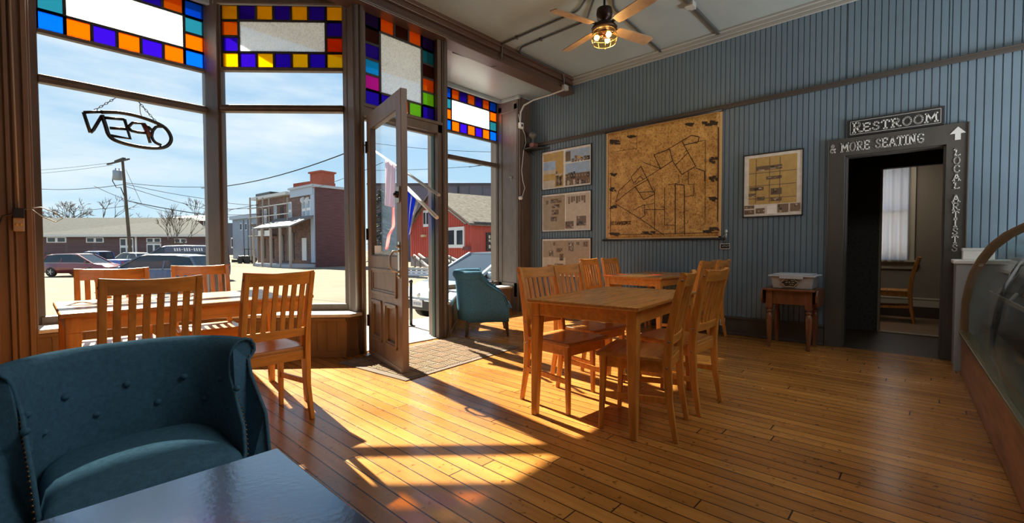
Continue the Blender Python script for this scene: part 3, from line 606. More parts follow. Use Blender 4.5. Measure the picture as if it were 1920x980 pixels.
# ------------------------------------------------------------------ dining table: local x along the length
def make_table(name, label, loc, rz, L, Wd, H=0.768, group='honey wood dining tables'):
    t = thing(name, label, 'table', loc, rz, group); K = dict(world=False)
    m = MB(); m.box(-L/2, L/2, -Wd/2, Wd/2, H-0.024, H); m.build('tabletop', honeytop, t, bev=0.006, **K)
    a = MB(); e = 0.035
    a.box(-L/2+0.06, L/2-0.06, -Wd/2+e-0.01, -Wd/2+e+0.012, H-0.105, H-0.022); a.box(-L/2+0.06, L/2-0.06, Wd/2-e-0.012, Wd/2-e+0.01, H-0.105, H-0.022)
    a.box(-L/2+e-0.01, -L/2+e+0.012, -Wd/2+0.06, Wd/2-0.06, H-0.105, H-0.022); a.box(L/2-e-0.012, L/2-e+0.01, -Wd/2+0.06, Wd/2-0.06, H-0.105, H-0.022)
    a.build('apron', honeyx, t, bev=0.003, **K)
    for sx in (-1, 1):
        for sy in (-1, 1):
            x, y = sx*(L/2-0.052), sy*(Wd/2-0.052); xi, yi = x+sx*0.012, y+sy*0.012
            m = MB(); m.bar((xi, yi, 0), (x, y, H-0.11), 0.040, 0.040, 0.064, 0.064, up=(0, 1, 0)); m.box(x-0.032, x+0.032, y-0.032, y+0.032, H-0.11, H-0.023); m.build('leg', honey, t, bev=0.004, **K)
    return t
make_table('dining_table', 'honey wood dining table in the middle of the floor, nearest of the three', (2.875, 1.61, 0), rad(6), 1.22, 0.76)
make_table('dining_table', 'honey wood dining table pushed end-on against the blue wall', (5.43, 2.54, 0), 0, 1.24, 0.75)
make_table('dining_table', 'sunlit honey wood dining table under the big shop window', (0.76, 3.64, 0), 0, 1.30, 0.78)
gA, gB, gC = 'chairs around the middle table', 'chairs around the wall table', 'chairs around the window table'
chair(2.62, 1.89, 184, 'slat-back chair at the middle table, on its door side, left of the pair', gA)
chair(3.14, 2.02, 186, 'slat-back chair at the middle table, on its door side, right of the pair', gA)
chair(2.60, 1.305, -13, 'slat-back chair seen side-on at the near corner of the middle table', gA)
chair(3.16, 1.315, 1, 'slat-back chair at the middle table, just behind the side-on chair', gA)
chair(5.13, 3.05, 181, 'slat-back chair at the wall table, on its door side, left of the pair', gB)
chair(5.67, 3.05, 180, 'slat-back chair at the wall table, door side, close to the blue wall', gB)
chair(5.15, 2.06, 1, 'slat-back chair at the wall table, restroom side, left of the pair', gB)
chair(5.68, 2.06, 0, 'slat-back chair at the wall table, restroom side, close to the blue wall', gB)
chair(0.42, 3.10, -2, 'slat-back chair right behind the foreground armchair, back to the camera', gC)
chair(1.02, 3.135, -4, 'slat-back chair with its whole backrest in view, right end of the window table', gC)
chair(0.42, 4.07, 182, 'slat-back chair on the window side of the window table, left of the pair', gC)
chair(1.0, 4.30, 184, 'slat-back chair on the window side of the window table, by the corner post', gC)

# ------------------------------------------------------------------ tub armchair; local front is -y
def make_armchair(loc, rz, label, group, legcol, scale=(1, 1, 0.935)):
    t = thing('armchair', label, 'armchair', loc, rz, group); K = dict(world=False)
    hw_, R, yb = 0.30, 0.255, 0.33          # half width of the wall centre line, corner radius, back line
    Ls = hw_-R; arc = PI/2*R
    def path(a):        # a: signed length from the middle of the back; returns point and outward normal
        s_, q = (1 if a >= 0 else -1), abs(a)
        if q < Ls: return Vector((s_*q, yb)), Vector((0, 1))
        q -= Ls
        if q < arc: th = q/R; return Vector((s_*(Ls+R*sin(th)), yb-R+R*cos(th))), Vector((s_*sin(th), cos(th)))
        q -= arc; return Vector((s_*hw_, yb-R-q)), Vector((s_, 0))
    base = Ls+arc
    def ext(z):         # how far forward the arm wall runs at each height
        if z > 0.70: return base-0.01
        if z > 0.42: k = (0.70-z)/0.28; return base-0.01+0.31*(k*k*(3-2*k))
        return base+0.30
    # cross section, (offset outward, z): up the inside, over the roll, down the outside
    sec = [(-0.055, 0.19), (-0.055, 0.30), (-0.052, 0.40), (-0.05, 0.48), (-0.046, 0.56), (-0.038, 0.63), (-0.028, 0.685), (-0.024, 0.715), (-0.016, 0.742), (0.004, 0.764), (0.028, 0.771), (0.050, 0.762), (0.064, 0.738), (0.066, 0.712), (0.054, 0.690), (0.042, 0.676), (0.036, 0.62), (0.034, 0.50), (0.034, 0.34), (0.032, 0.19)]
    NU = 56; sh = MB(); NS = len(sec)
    tufts = []
    for row, z in enumerate((0.60, 0.50)):
        for k in range(-3, 4):
            a = (k+(0.5 if row else 0))*0.20
            if abs(a) < 0.68: tufts.append((a, z))
    idx = []
    for u in range(NU+1):
        k = u/NU*2-1; ring = []
        for off, z in sec:
            a = k*ext(z); p, nn = path(a)
            splay = 0.028*((z-0.19)/0.55)     # wall leans out a little to the top
            d = off+splay
            if off < -0.03:
                for ta, tz in tufts: d += 0.016*math.exp(-((a-ta)**2+(z-tz)**2)/0.0010)
            q = p+nn*d; ring.append((q.x, q.y, z))
        idx.append(sh.add(ring))
    for u in range(NU):
        for k in range(NS-1): sh.face([idx[u]+k, idx[u+1]+k, idx[u+1]+k+1, idx[u]+k+1], 0, True)
        sh.face([idx[u]+NS-1, idx[u+1]+NS-1, idx[u+1], idx[u]])
    sh.face([idx[0]+k for k in range(NS)]); sh.face([idx[NU]+k for k in reversed(range(NS))])
    sh.build('shell', fabric, t, **K)
    for u, sg in ((0, -1), (NU, 1)):
        pn = MB(); nl = MB()
        P = [Vector(sh.v[idx[u]+k]) for k in range(NS)]
        cen = sum(P, Vector())/NS
        pn.tube([(p.x, p.y-0.006, p.z) for p in P], 0.007, 6, closed=True)
        for k in range(NS-1):
            a, b = P[k], P[k+1]; n_ = max(1, int((b-a).length/0.017))
            for q in range(n_):
                c = a.lerp(b, q/n_); c = c+(Vector((cen.x, c.y, c.z))-c)*0.12; nl.ball((c.x, c.y-0.006, c.z), 0.0055, 5)
        pn.build('piping', fabric, t, **K)
        nl.build('nailhead_trim', mat('antique nailheads', (0.16, 0.12, 0.08), 0.35, metal=0.9), t, smooth=True, **K)
    for a, z in tufts:
        p, nn = path(a); q = p+nn*(-0.043+0.028*((z-0.19)/0.55)); b = MB(); b.ball((q.x, q.y, z), (0.013, 0.013, 0.013), 8); b.build('button', fabric, t, **K)
    sp = MB()           # outside welt
    sp.tube([(*(path(k/20*0.98*(base+0.0))[0]+path(k/20*0.98*(base+0.0))[1]*0.062), 0.672) for k in range(-20, 21)], 0.006, 6); sp.build('welt', fabric, t, **K)
    fb = MB(); fb.box(-0.29, 0.29, -0.235, 0.24, 0.17, 0.33); fb.build('seat_base', fabric, t, bev=0.02, **K)
    def cus(u, v):      # D-shaped seat cushion, crowned
        y = -0.285+0.55*v; w = 0.262 if y < 0.05 else 0.262*math.sqrt(max(0.0, 1-((y-0.05)/0.235)**2)*0.9+0.1)
        x = (2*u-1)*w; e = min(1, min(1-abs(2*u-1), v, 1-v)*9)
        return (x, y, 0.335+0.07*math.sqrt(e)+0.03*(1-(2*u-1)**2)*(1-(2*v-1)**2))
    c = MB(); c.grid(cus, 24, 24); c.build('seat_cushion', fabric, t, **K)
    for sx, sy in ((-1, -1), (1, -1), (-1, 1), (1, 1)):
        m = MB(); x, y = sx*0.25, -0.21 if sy < 0 else 0.24
        m.bar((x+sx*0.015, y+sy*0.02, 0), (x, y, 0.18), 0.026, 0.026, 0.05, 0.05, up=(0, 1, 0)); m.build('leg', legcol, t, bev=0.003, **K)
    t.scale = scale
    return t
darkleg = mat('dark chair leg', (0.03, 0.018, 0.012), 0.35)
make_armchair((0.265, 2.03, 0), rad(0), 'blue tufted tub armchair in the foreground beside the black table', 'blue tub armchairs', darkleg)
make_armchair((4.08, 4.20, 0), rad(48), 'sunlit blue tub armchair standing by the window beyond the street door', 'blue tub armchairs', darkleg, (1.08, 1.06, 1.07))

# ------------------------------------------------------------------ black foreground table
bt = thing('coffee_table', 'glossy black square-cornered table in the foreground, in front of the blue armchair', 'table', (0.0, 0.85, 0))
TH, tx0, tx1, ty0, ty1 = 0.50, -0.19, 0.503, 0.28, 1.43
blk = mat('glossy black tabletop', (0.012, 0.019, 0.036), 0.16, bump=0.03, bscale=60); blk.node_tree.nodes['Principled BSDF'].inputs['IOR'].default_value = 4.0; blk.node_tree.nodes['Principled BSDF'].inputs['Specular Tint'].default_value = (0.75, 0.88, 1.0, 1)
MB().box(tx0, tx1, ty0, ty1, TH-0.03, TH).build('tabletop', blk, bt, bev=0.004)
a = MB(); a.box(tx0+0.05, tx1-0.05, ty0+0.05, ty0+0.07, TH-0.1, TH-0.03); a.box(tx0+0.05, tx1-0.05, ty1-0.07, ty1-0.05, TH-0.1, TH-0.03); a.box(tx0+0.05, tx0+0.07, ty0+0.05, ty1-0.05, TH-0.1, TH-0.03); a.box(tx1-0.07, tx1-0.05, ty0+0.05, ty1-0.05, TH-0.1, TH-0.03); a.build('apron', black, bt)
for x in (tx0+0.06, tx1-0.06):
    for y in (ty0+0.06, ty1-0.06): MB().bar((x, y, 0), (x, y, TH-0.03), 0.045, 0.045, 0.06, 0.06, up=(0, 1, 0)).build('leg', black, bt, bev=0.003)

# ------------------------------------------------------------------ drop-leaf side table with the tub on it
walnut = mat('red brown turned wood', (0.17, 0.062, 0.026), 0.32, var=0.4, scale=(20, 20, 3))
ds = thing('side_table', 'small brown drop-leaf table with turned legs against the blue wall by the doorway', 'table', (5.78, 1.09, 0))
sx0, sx1, sy0, sy1, sz = 5.58, 6.0, 0.87, 1.30, 0.655
MB().box(sx0-0.03, sx1+0.03, sy0-0.03, sy1+0.03, sz-0.022, sz).build('tabletop', walnut, ds, bev=0.006)
for yy in (sy0-0.052, sy1+0.032):
    lp = MB(); lp.prism([(sx0+0.02, yy, sz-0.005), (sx0-0.02, yy, sz-0.06), (sx0-0.02, yy, sz-0.13), (sx0+0.03, yy, sz-0.18), (sx1-0.03, yy, sz-0.18), (sx1+0.02, yy, sz-0.13), (sx1+0.02, yy, sz-0.06), (sx1-0.02, yy, sz-0.005)], (0, 0.018, 0)); lp.build('drop_leaf', walnut, ds, bev=0.004)
ap = MB(); ap.box(sx0+0.02, sx0+0.04, sy0+0.03, sy1-0.03, sz-0.17, sz-0.02); ap.box(sx1-0.04, sx1-0.02, sy0+0.03, sy1-0.03, sz-0.17, sz-0.02); ap.box(sx0+0.03, sx1-0.03, sy0+0.01, sy0+0.03, sz-0.17, sz-0.02); ap.box(sx0+0.03, sx1-0.03, sy1-0.03, sy1-0.01, sz-0.17, sz-0.02)
ap.build('apron', walnut, ds, bev=0.003)
for x in (sx0+0.035, sx1-0.035):
    for y in (sy0+0.03, sy1-0.03):
        m = MB(); m.box(x-0.032, x+0.032, y-0.032, y+0.032, sz-0.21, sz-0.022)
        m.lathe([(0.012, 0), (0.020, 0.008), (0.016, 0.03), (0.021, 0.05), (0.017, 0.07), (0.023, 0.10), (0.030, 0.22), (0.033, 0.33), (0.028, 0.375), (0.018, 0.385), (0.030, 0.40), (0.030, 0.41), (0.018, 0.42), (0.033, 0.437), (0.030, 0.448)], (x, y, 0), 14); m.build('leg', walnut, ds, bev=0.003)
tub = thing('storage_tub', 'clear grey plastic tub with a lid and a dark scalloped sign, on the side table', 'tub', (5.78, 1.06, sz))
def taperbox(mb, x0, x1, y0, y1, z0, z1, e): mb.hexa([(x0+e, y0+e, z0), (x1-e, y0+e, z0), (x1-e, y1-e, z0), (x0+e, y1-e, z0)], [(x0, y0, z1), (x1, y0, z1), (x1, y1, z1), (x0, y1, z1)])
b = MB(); taperbox(b, 5.585, 5.975, 0.86, 1.26, sz+0.001, sz+0.135, 0.02); b.build('tub', mat('milky plastic', (0.33, 0.34, 0.35), 0.3), tub, bev=0.01)
b = MB(); b.box(5.565, 5.995, 0.84, 1.28, sz+0.132, sz+0.15); b.box(5.60, 5.96, 0.88, 1.24, sz+0.15, sz+0.162); b.box(5.56, 5.57, 0.95, 1.17, sz+0.11, sz+0.155); b.build('lid', mat('pale blue grey lid', (0.42, 0.46, 0.52), 0.35), tub, bev=0.006)
b = MB(); cy_, cz_ = 1.075, sz+0.07; out = []
for k in range(48): a_ = 2*PI*k/48; r_ = 1+0.10*cos(6*a_); out.append((5.573, cy_+0.078*r_*cos(a_), cz_+0.047*r_*sin(a_)))
b.prism(out, (0.007, 0, 0)); pl_ = b.build('plaque', mat('plaque brown black', (0.02, 0.013, 0.01), 0.5), tub)
b = MB(); b.tube([(5.571, cy_+(y-cy_)*0.93, cz_+(z-cz_)*0.93) for _, y, z in out], 0.0025, 5, closed=True)
for k, (dy, dz, w_) in enumerate(((0.045, 0.022, 0.035), (-0.015, 0.022, 0.03), (0.035, 0.0, 0.02), (0.005, 0.0, 0.012), (-0.02, 0.0, 0.03), (-0.002, -0.022, 0.04))): 
    for q in range(5): b.tube([(5.571, cy_+dy-w_*q/5, cz_+dz), (5.571, cy_+dy-w_*(q+0.6)/5, cz_+dz+0.010*(1 if q % 2 else 0.4))], 0.0022, 4)
b.build('cream_lettering', mat('cream paint', (0.6, 0.5, 0.33), 0.6), tub)
# ------------------------------------------------------------------ door mat
mt = brickmat('ribbed mat', (0.13, 0.095, 0.07), (0.11, 0.08, 0.06), (0.07, 0.055, 0.045), 0.5, 0.5, 0.0, 'xy', 0.95, 0.3, 0.0)
dm = thing('doormat', 'large brown ribbed doormat with a basketweave pattern inside the street door', 'mat', (2.86, 3.72, 0), rad(5.5))
b = MB(); b.box(-0.80, 0.80, -0.50, 0.50, 0, 0.008); b.build('mat_base', mt, dm, bev=0.003, world=False)
b = MB(); n_ = 0
for i in range(9):
    for j in range(6):
        x0, y0_ = -0.74+i*0.165, -0.45+j*0.15
        for k in range(5):
            if (i+j) % 2: b.box(x0+0.012+k*0.030, x0+0.026+k*0.030, y0_+0.008, y0_+0.142, 0.008, 0.013)
            else: b.box(x0+0.008, x0+0.157, y0_+0.010+k*0.028, y0_+0.023+k*0.028, 0.008, 0.013)
b.build('ribs', mat('tan mat ribs', (0.30, 0.215, 0.15), 0.95, var=0.2, scale=(30, 30, 30)), dm, world=False)

# ================================================================== CEILING FAN AND PIPES
FX, FYc, BZ = 4.2, 2.54, 3.43
fan = thing('ceiling_fan', 'dark ceiling fan with four weathered wooden blades and a lit amber glass bowl', 'ceiling fan', (FX, FYc, 3.2))
m = MB(); m.lathe([(0.075, 3.85), (0.075, 3.81), (0.05, 3.76), (0.02, 3.75)], (FX, FYc, 0), 20); m.build('canopy', blackmetal, fan)
m = MB(); m.lathe([(0.0125, 3.76), (0.0125, 3.54)], (FX, FYc, 0), 10); m.build('downrod', blackmetal, fan)
m = MB(); m.lathe([(0.03, 3.64), (0.078, 3.62), (0.085, 3.57), (0.075, 3.52), (0.03, 3.50), (0.03, 3.475), (0.105, 3.46), (0.135, 3.42), (0.125, 3.40), (0.02, 3.395)], (FX, FYc, 0), 28); m.build('motor_housing', mat('oil rubbed bronze', (0.035, 0.018, 0.012), 0.4, metal=0.7), fan)
bladem = mat('weathered blade wood', (0.42, 0.27, 0.15), 0.5, col2=(0.17, 0.10, 0.06), scale=(3, 3, 3))
for k in range(4):
    a = rad(73+90*k); d = Vector((cos(a), sin(a), 0)); e = Vector((-sin(a), cos(a), 0)); c = Vector((FX, FYc, BZ))
    t_ = MB(); out = []
    for r_, w_ in ((0.17, 0.045), (0.22, 0.058), (0.4, 0.064), (0.62, 0.066), (0.66, 0.060), (0.67, 0.045)): out.append((r_, w_))
    P = [c+d*r_+e*w_+Vector((0, 0, -w_*0.22)) for r_, w_ in out]+[c+d*r_-e*w_+Vector((0, 0, w_*0.22)) for r_, w_ in reversed(out)]
    t_.prism(P, (0, 0, 0.009)); bl = t_.build('blade', bladem, fan)
    ir = MB(); ir.bar(c+d*0.10+Vector((0, 0, 0.012)), c+d*0.24+Vector((0, 0, 0.012)), 0.035, 0.008); ir.build('blade_iron', blackmetal, fan)
m = MB(); m.lathe([(0.10, 3.40), (0.125, 3.37), (0.135, 3.33), (0.13, 3.29), (0.118, 3.262)], (FX, FYc, 0), 30); m.build('glass_bowl', glassy('amber bowl glass', (1.0, 0.87, 0.58), 0.25, 0.03), fan)
m = MB()
for r_, z in ((0.112, 3.39), (0.137, 3.33), (0.119, 3.262)): m.tube([(FX+r_*cos(2*PI*k/28), FYc+r_*sin(2*PI*k/28), z) for k in range(28)], 0.004, 5, closed=True)
for k in range(6):
    a = 2*PI*k/6; m.tube([(FX+r_*cos(a), FYc+r_*sin(a), z) for r_, z in ((0.112, 3.39), (0.137, 3.33), (0.119, 3.262))], 0.003, 5)
m.build('bowl_cage', brass, fan)
m = MB(); m.lathe([(0.03, 3.40), (0.03, 3.365), (0.012, 3.36), (0.012, 3.33), (0.02, 3.325), (0.004, 3.31)], (FX, FYc, 0), 12)
for k in range(3):
    a = 2*PI*k/3+2.2; m.tube([(FX, FYc, 3.355), (FX+0.055*cos(a), FYc+0.055*sin(a), 3.34)], 0.010)
m.build('light_kit', mat('copper brown fitting', (0.10, 0.035, 0.02), 0.35, metal=0.8), fan)
bulbm = mat('lit warm bulb', (1, 0.85, 0.6), 0.4, emit=(1.0, 0.74, 0.36), estr=9)
for k in range(3):
    a = 2*PI*k/3+2.2; m = MB(); m.ball((FX+0.078*cos(a), FYc+0.078*sin(a), 3.325), 0.029, 10); m.build('bulb', bulbm, fan)
for k in range(3):
    a = 2*PI*k/3+2.2; L = bpy.data.lights.new('bulb_light', 'POINT'); L.energy = 5; L.color = (1, 0.75, 0.42); L.shadow_soft_size = 0.03
    lo = bpy.data.objects.new('bulb_light', L); COL.objects.link(lo); lo.location = (FX+0.078*cos(a), FYc+0.078*sin(a), 3.325-0.045)
m = MB(); m.tube([(FX+0.02, FYc, 3.35), (FX+0.02, FYc, 3.215)], 0.0015, 5); m.ball((FX+0.02, FYc, 3.21), 0.007, 6); m.build('pull_chain', brass, fan)

def pipe(name, label, pts, r, m=conduitm, clips=()):
    t = thing(name, label, 'pipe', Vector(pts[0]))
    P = [Vector(p) for p in pts]; q = [P[0]]
    for i in range(1, len(P)-1):         # rounded bends
        a, b, c = P[i-1], P[i], P[i+1]; l_ = min(0.09, (b-a).length*0.45, (c-b).length*0.45)
        s_, e_ = b+(a-b).normalized()*l_, b+(c-b).normalized()*l_
        for k in range(6): u = k/5; q.append(s_*(1-u)**2+b*2*u*(1-u)+e_*u*u)
    q.append(P[-1]); g = MB(); g.tube(q, r); g.build('pipe_run', m, t)
    for c in clips: k = MB(); k.box(c[0]-0.022, c[0]+0.022, c[1]-0.012, c[1]+0.012, c[2]-r-0.006, c[2]+r+0.006); k.build('clip', m, t, bev=0.003)
    return t
pz = CZ-0.022
pipe('conduit', 'thin painted conduit from the fan over the beam, left of two', [(4.16, 2.70, pz), (4.38, 3.0, pz), (4.38, 4.20, pz), (4.40, 4.235, 3.79), (4.42, 4.255, 3.66), (4.45, 4.42, 3.585), (4.2, 4.62, 3.70), (3.9, 4.66, 3.70)], 0.012, clips=[(4.38, 3.95, pz)])
pipe('conduit', 'thin painted conduit from the fan along the beam to the corner, right of two', [(4.26, 2.70, pz), (4.63, 3.05, pz), (4.63, 4.10, pz), (4.72, 4.205, pz-0.01), (5.77, 4.205, pz-0.01), (5.80, 4.23, 3.62)], 0.012, clips=[(4.63, 3.75, pz)])
pipe('conduit', 'dark conduit running straight from the fan to the blue wall', [(4.33, 2.52, pz), (4.6, 2.66, pz), (6.05, 2.76, pz)], 0.014)
rw = thing('raceway', 'square grey cable channel with a box, crossing the ceiling right of the fan', 'cable channel', (5.6, 1.97, 3.78))
m = MB(); m.box(4.6, 6.06, 1.975, 2.015, CZ-0.035, CZ); m.build('channel', conduitm, rw, bev=0.004)
m = MB(); m.box(5.07, 5.17, 1.945, 2.045, CZ-0.055, CZ); m.box(5.17, 5.22, 1.965, 2.025, CZ-0.045, CZ); m.build('junction_box', mat('pale box', (0.34, 0.33, 0.3), 0.4), rw, bev=0.005)
jb = thing('conduit', 'white conduit bending from the beam end down to the pilaster switch', 'pipe', (5.85, 4.3, 3.6))
m = MB(); m.box(5.76, 5.87, 4.19, 4.25, 3.585, 3.66); m.build('junction_box', MATS['pale box'], jb, bev=0.006)
m = MB(); m.tube([(5.82, 4.24, 3.60), (5.80, 4.5, 3.575), (5.79, 4.85, 3.565), (5.785, 5.05, 3.52), (5.783, 5.125, 3.42), (5.80, 5.145, 3.30), (5.80, 5.15, 3.24)], 0.014); m.build('pipe_run', mat('pale conduit', (0.42, 0.40, 0.36), 0.4), jb)
sw = thing('switch_box', 'small square white switch box on the corner pilaster', 'switch', (5.80, 5.15, 3.14))
m = MB(); m.box(5.765, 5.85, 5.115, 5.168, 3.15, 3.25); m.build('box_body', white, sw, bev=0.006)
m = MB(); m.box(5.79, 5.825, 5.108, 5.118, 3.18, 3.22); m.build('switch_hole', black, sw, bev=0.003)
cd = thing('cord', 'white cord hanging down the corner pilaster to a white plug', 'cord', (5.84, 5.14, 1.9))
def cordline(pts, r, nm, m_, par): g = MB(); g.tube(pts, r, 6); return g.build(nm, m_, par)
A = [(972, 214), (976, 232), (984, 252), (986, 268), (982, 280), (980, 300), (978, 320), (980, 338), (984, 352), (980, 366), (977, 370)]
cordline([onY(x, y, 5.14) for x, y in A], 0.006, 'cord_line', white, cd)
cordline([onY(973, 236, 5.15), onY(974, 300, 5.15), onY(975, 366, 5.15)], 0.005, 'cord_line', mat('beige cord', (0.3, 0.25, 0.22), 0.5), cd)
c = onY(976, 371, 5.13); m = MB(); m.lathe([(0.012, 0.03), (0.035, 0.02), (0.038, -0.01), (0.02, -0.028)], c, 12); m.build('plug', white, cd)
hk = thing('hook', 'small shiny metal hook on the pilaster face', 'hook', onX(958, 332, 5.78)); c = onX(958, 332, 5.785)
m = MB(); m.lathe([(0.022, 0.0), (0.022, -0.008), (0.01, -0.012), (0.01, -0.03), (0.018, -0.036), (0.0001, -0.045)], c, 12, axis='x'); m.build('hook_knob', steel, hk)
m = MB(); m.tube([(c.x-0.03, c.y, c.z), (c.x-0.035, c.y-0.03, c.z-0.02), (c.x-0.03, c.y-0.035, c.z-0.06)], 0.004, 6); m.build('hook_arm', steel, hk)

# corner shelf and what stands on it
sh_ = thing('corner_shelf', 'dark corner shelf by the picture rail beside the pilaster', 'shelf', (5.95, 5.02, 2.86))
m = MB(); m.prism([(5.86, 5.155, 2.80), (5.88, 4.97, 2.80), (6.095, 4.74, 2.80), (6.095, 5.155, 2.80)], (0, 0, 0.025)); m.build('shelf_board', mat('near black wood', (0.022, 0.018, 0.016), 0.5), sh_, bev=0.004)
m = MB(); m.prism([(6.07, 5.14, 2.80), (5.92, 5.10, 2.80), (6.07, 5.06, 2.72)], (0, 0.012, 0)); m.build('bracket', MATS['near black wood'], sh_)
or_ = thing('ornament', 'small dark lamp-shaped ornament with a reddish box base on the corner shelf', 'ornament', (5.97, 5.0, 2.826))
m = MB(); m.box(5.91, 6.03, 4.945, 5.04, 2.827, 2.90); m.build('box_base', mat('dark red brown', (0.16, 0.045, 0.03), 0.5), or_, bev=0.004)
m = MB(); m.lathe([(0.03, 2.90), (0.018, 2.92), (0.012, 2.97), (0.04, 3.0), (0.07, 3.02), (0.075, 3.05), (0.05, 3.085), (0.0001, 3.10)], (5.95, 4.99, 0), 16); m.build('lamp_head', mat('dusty black', (0.10, 0.095, 0.09), 0.5), or_)
m = MB(); m.box(5.92, 6.02, 4.942, 4.946, 2.85, 2.88); m.build('label_plate', mat('tan plate', (0.16, 0.09, 0.05), 0.5), or_)

# ================================================================== PICTURES ON THE BLUE WALL
PAPER = {}
def pm(name, col): return mat('print '+name, tuple(c*1.25 for c in col), 0.75, var=0.15, scale=(14, 14, 14))
tanp, paler, dk, brn, skyb, wht, roofp, yel = pm('tan', (0.36, 0.28, 0.19)), pm('pale', (0.52, 0.45, 0.36)), pm('dark', (0.045, 0.036, 0.028)), pm('brown', (0.16, 0.11, 0.07)), pm('sky', (0.33, 0.45, 0.62)), pm('white', (0.72, 0.70, 0.66)), pm('red brown', (0.20, 0.12, 0.08)), pm('ochre', (0.50, 0.34, 0.12))
PL = [tanp, paler, dk, brn, skyb, wht, roofp, yel]
def poster(name, label, ya, yb, z0, z1, bg, rects, border=0.03):
    """ya is the left edge seen from the room; rects: u0,u1,v0,v1,ink with u from the left, v from the top"""
    t = thing(name, label, 'picture', (RX-0.02, (ya+yb)/2, z0)); x = RX-0.003
    f = MB(); w = 0.012
    f.box(x-0.022, x, yb, ya, z0, z0+w); f.box(x-0.022, x, yb, ya, z1-w, z1); f.box(x-0.022, x, ya-w, ya, z0, z1); f.box(x-0.022, x, yb, yb+w, z0, z1); f.build('frame', black, t, bev=0.003)
    p = MB(); p.box(x-0.010, x, yb+w, ya-w, z0+w, z1-w, 5)
    Wd, H = ya-yb, z1-z0; d = 0.0105
    for r in rects:
        u0, u1, v0, v1, ink = r; d += 0.00008
        p.box(x-d, x-0.009, ya-u1*Wd, ya-u0*Wd, z1-v1*H, z1-v0*H, ink)
    p.build('print', PL, t)
    g = MB(); g.box(x-0.0165, x-0.0145, yb+w, ya-w, z0+w, z1-w); g.build('glazing', glassy('picture glass', (0.97, 0.97, 0.97), 0.2, 0.03), t)
    return t
rnd = random.Random(3)
def buildings(u0, u1, v0, v1, n, inks=(2, 3, 6)):
    o = []
    for k in range(n):
        a = u0+(u1-u0)*k/n; h = rnd.uniform(0.4, 1.0); o.append((a, a+(u1-u0)/n*rnd.uniform(0.6, 0.98), v1-(v1-v0)*h, v1, rnd.choice(inks)))
        o.append((a+(u1-u0)/n*0.2, a+(u1-u0)/n*0.4, v1-(v1-v0)*h*0.6, v1-(v1-v0)*h*0.3, 1))
    return o
def doodle(u0, u1, v0, v1, n):       # dark photograph with pale bits
    o = [(u0, u1, v0, v1, 3)]
    for k in range(n):
        a, b = rnd.uniform(u0, u1), rnd.uniform(v0, v1); o.append((a, min(u1, a+(u1-u0)*rnd.uniform(.1, .3)), b, min(v1, b+(v1-v0)*rnd.uniform(.1, .35)), rnd.choice((2, 2, 0, 1, 6))))
    return o
P1 = [(0.04, 0.24, 0.07, 0.27, 7), (0.24, 0.46, 0.06, 0.95, 7), (0.04, 0.3, 0.28, 0.5, 4), (0.04, 0.3, 0.5, 0.6, 1), (0.04, 0.3, 0.6, 0.76, 7), (0.04, 0.28, 0.76, 0.95, 1), (0.5, 0.97, 0.07, 0.36, 4), (0.5, 0.6, 0.1, 0.34, 3), (0.5, 0.97, 0.40, 0.66, 4), (0.5, 0.97, 0.66, 0.94, 6)]
P1 += buildings(0.62, 0.97, 0.22, 0.38, 6)+buildings(0.3, 0.45, 0.45, 0.92, 4)+buildings(0.5, 0.97, 0.6, 0.78, 9)+[(0.3, 0.44, 0.62, 0.66, 1)]+buildings(0.5, 0.97, 0.8, 0.93, 12, (2, 1, 3))+[(0.74, 0.80, 0.25, 0.33, 7)]
poster('framed_poster', 'framed poster of coloured building photographs with blue skies, topmost of three left of the map', 4.911, 3.90, 2.095, 2.755, 5, P1)
P2 = [(0.03, 0.49, 0.06, 0.95, 0), (0.51, 0.97, 0.06, 0.95, 1), (0.49, 0.51, 0.05, 0.95, 5)]
for q in ((0.2, 0.42, 0.14, 0.25), (0.22, 0.38, 0.28, 0.38), (0.22, 0.36, 0.42, 0.55), (0.2, 0.32, 0.6, 0.72), (0.72, 0.9, 0.62, 0.86), (0.5, 0.66, 0.74, 0.92)): P2 += doodle(*q, 8)
P2 += [(0.56+0.05*k, 0.585+0.05*k+0.012*(k % 2), 0.12, 0.30-0.03*(k % 3), 3) for k in range(7)]+[(0.1, 0.14, 0.17, 0.27, 3)]
poster('framed_poster', 'framed tan poster of old photographs, middle of three left of the map', 4.911, 3.90, 1.375, 2.025, 5, P2)
P3 = [(0.03, 0.97, 0.06, 0.95, 0), (0.03, 0.5, 0.5, 0.95, 1)]
for q in ((0.16, 0.25, 0.32, 0.46), (0.32, 0.44, 0.26, 0.36), (0.38, 0.46, 0.40, 0.58), (0.56, 0.66, 0.12, 0.34), (0.28, 0.46, 0.66, 0.76), (0.85, 0.93, 0.1, 0.22)): P3 += doodle(*q, 7)
P3 += [(0.25, 0.29, 0.1, 0.19, 3), (0.72, 0.77, 0.1, 0.18, 3)]
poster('framed_poster', 'framed grey poster of small sketches, lowest of three and partly behind the chairs', 4.911, 3.90, 0.62, 1.27, 5, P3)
P4 = [(0.09, 0.90, 0.06, 0.80, 7), (0.03, 0.97, 0.80, 0.95, 5), (0.06, 0.1, 0.06, 0.8, 5), (0.9, 0.95, 0.06, 0.8, 5)]
for a, b in ((0.22, 0.5), (0.45, 0.3), (0.62, 0.7)): P4 += [(a, a+0.012, 0.08, 0.78, 3), (0.1, 0.89, b, b+0.01, 3)]
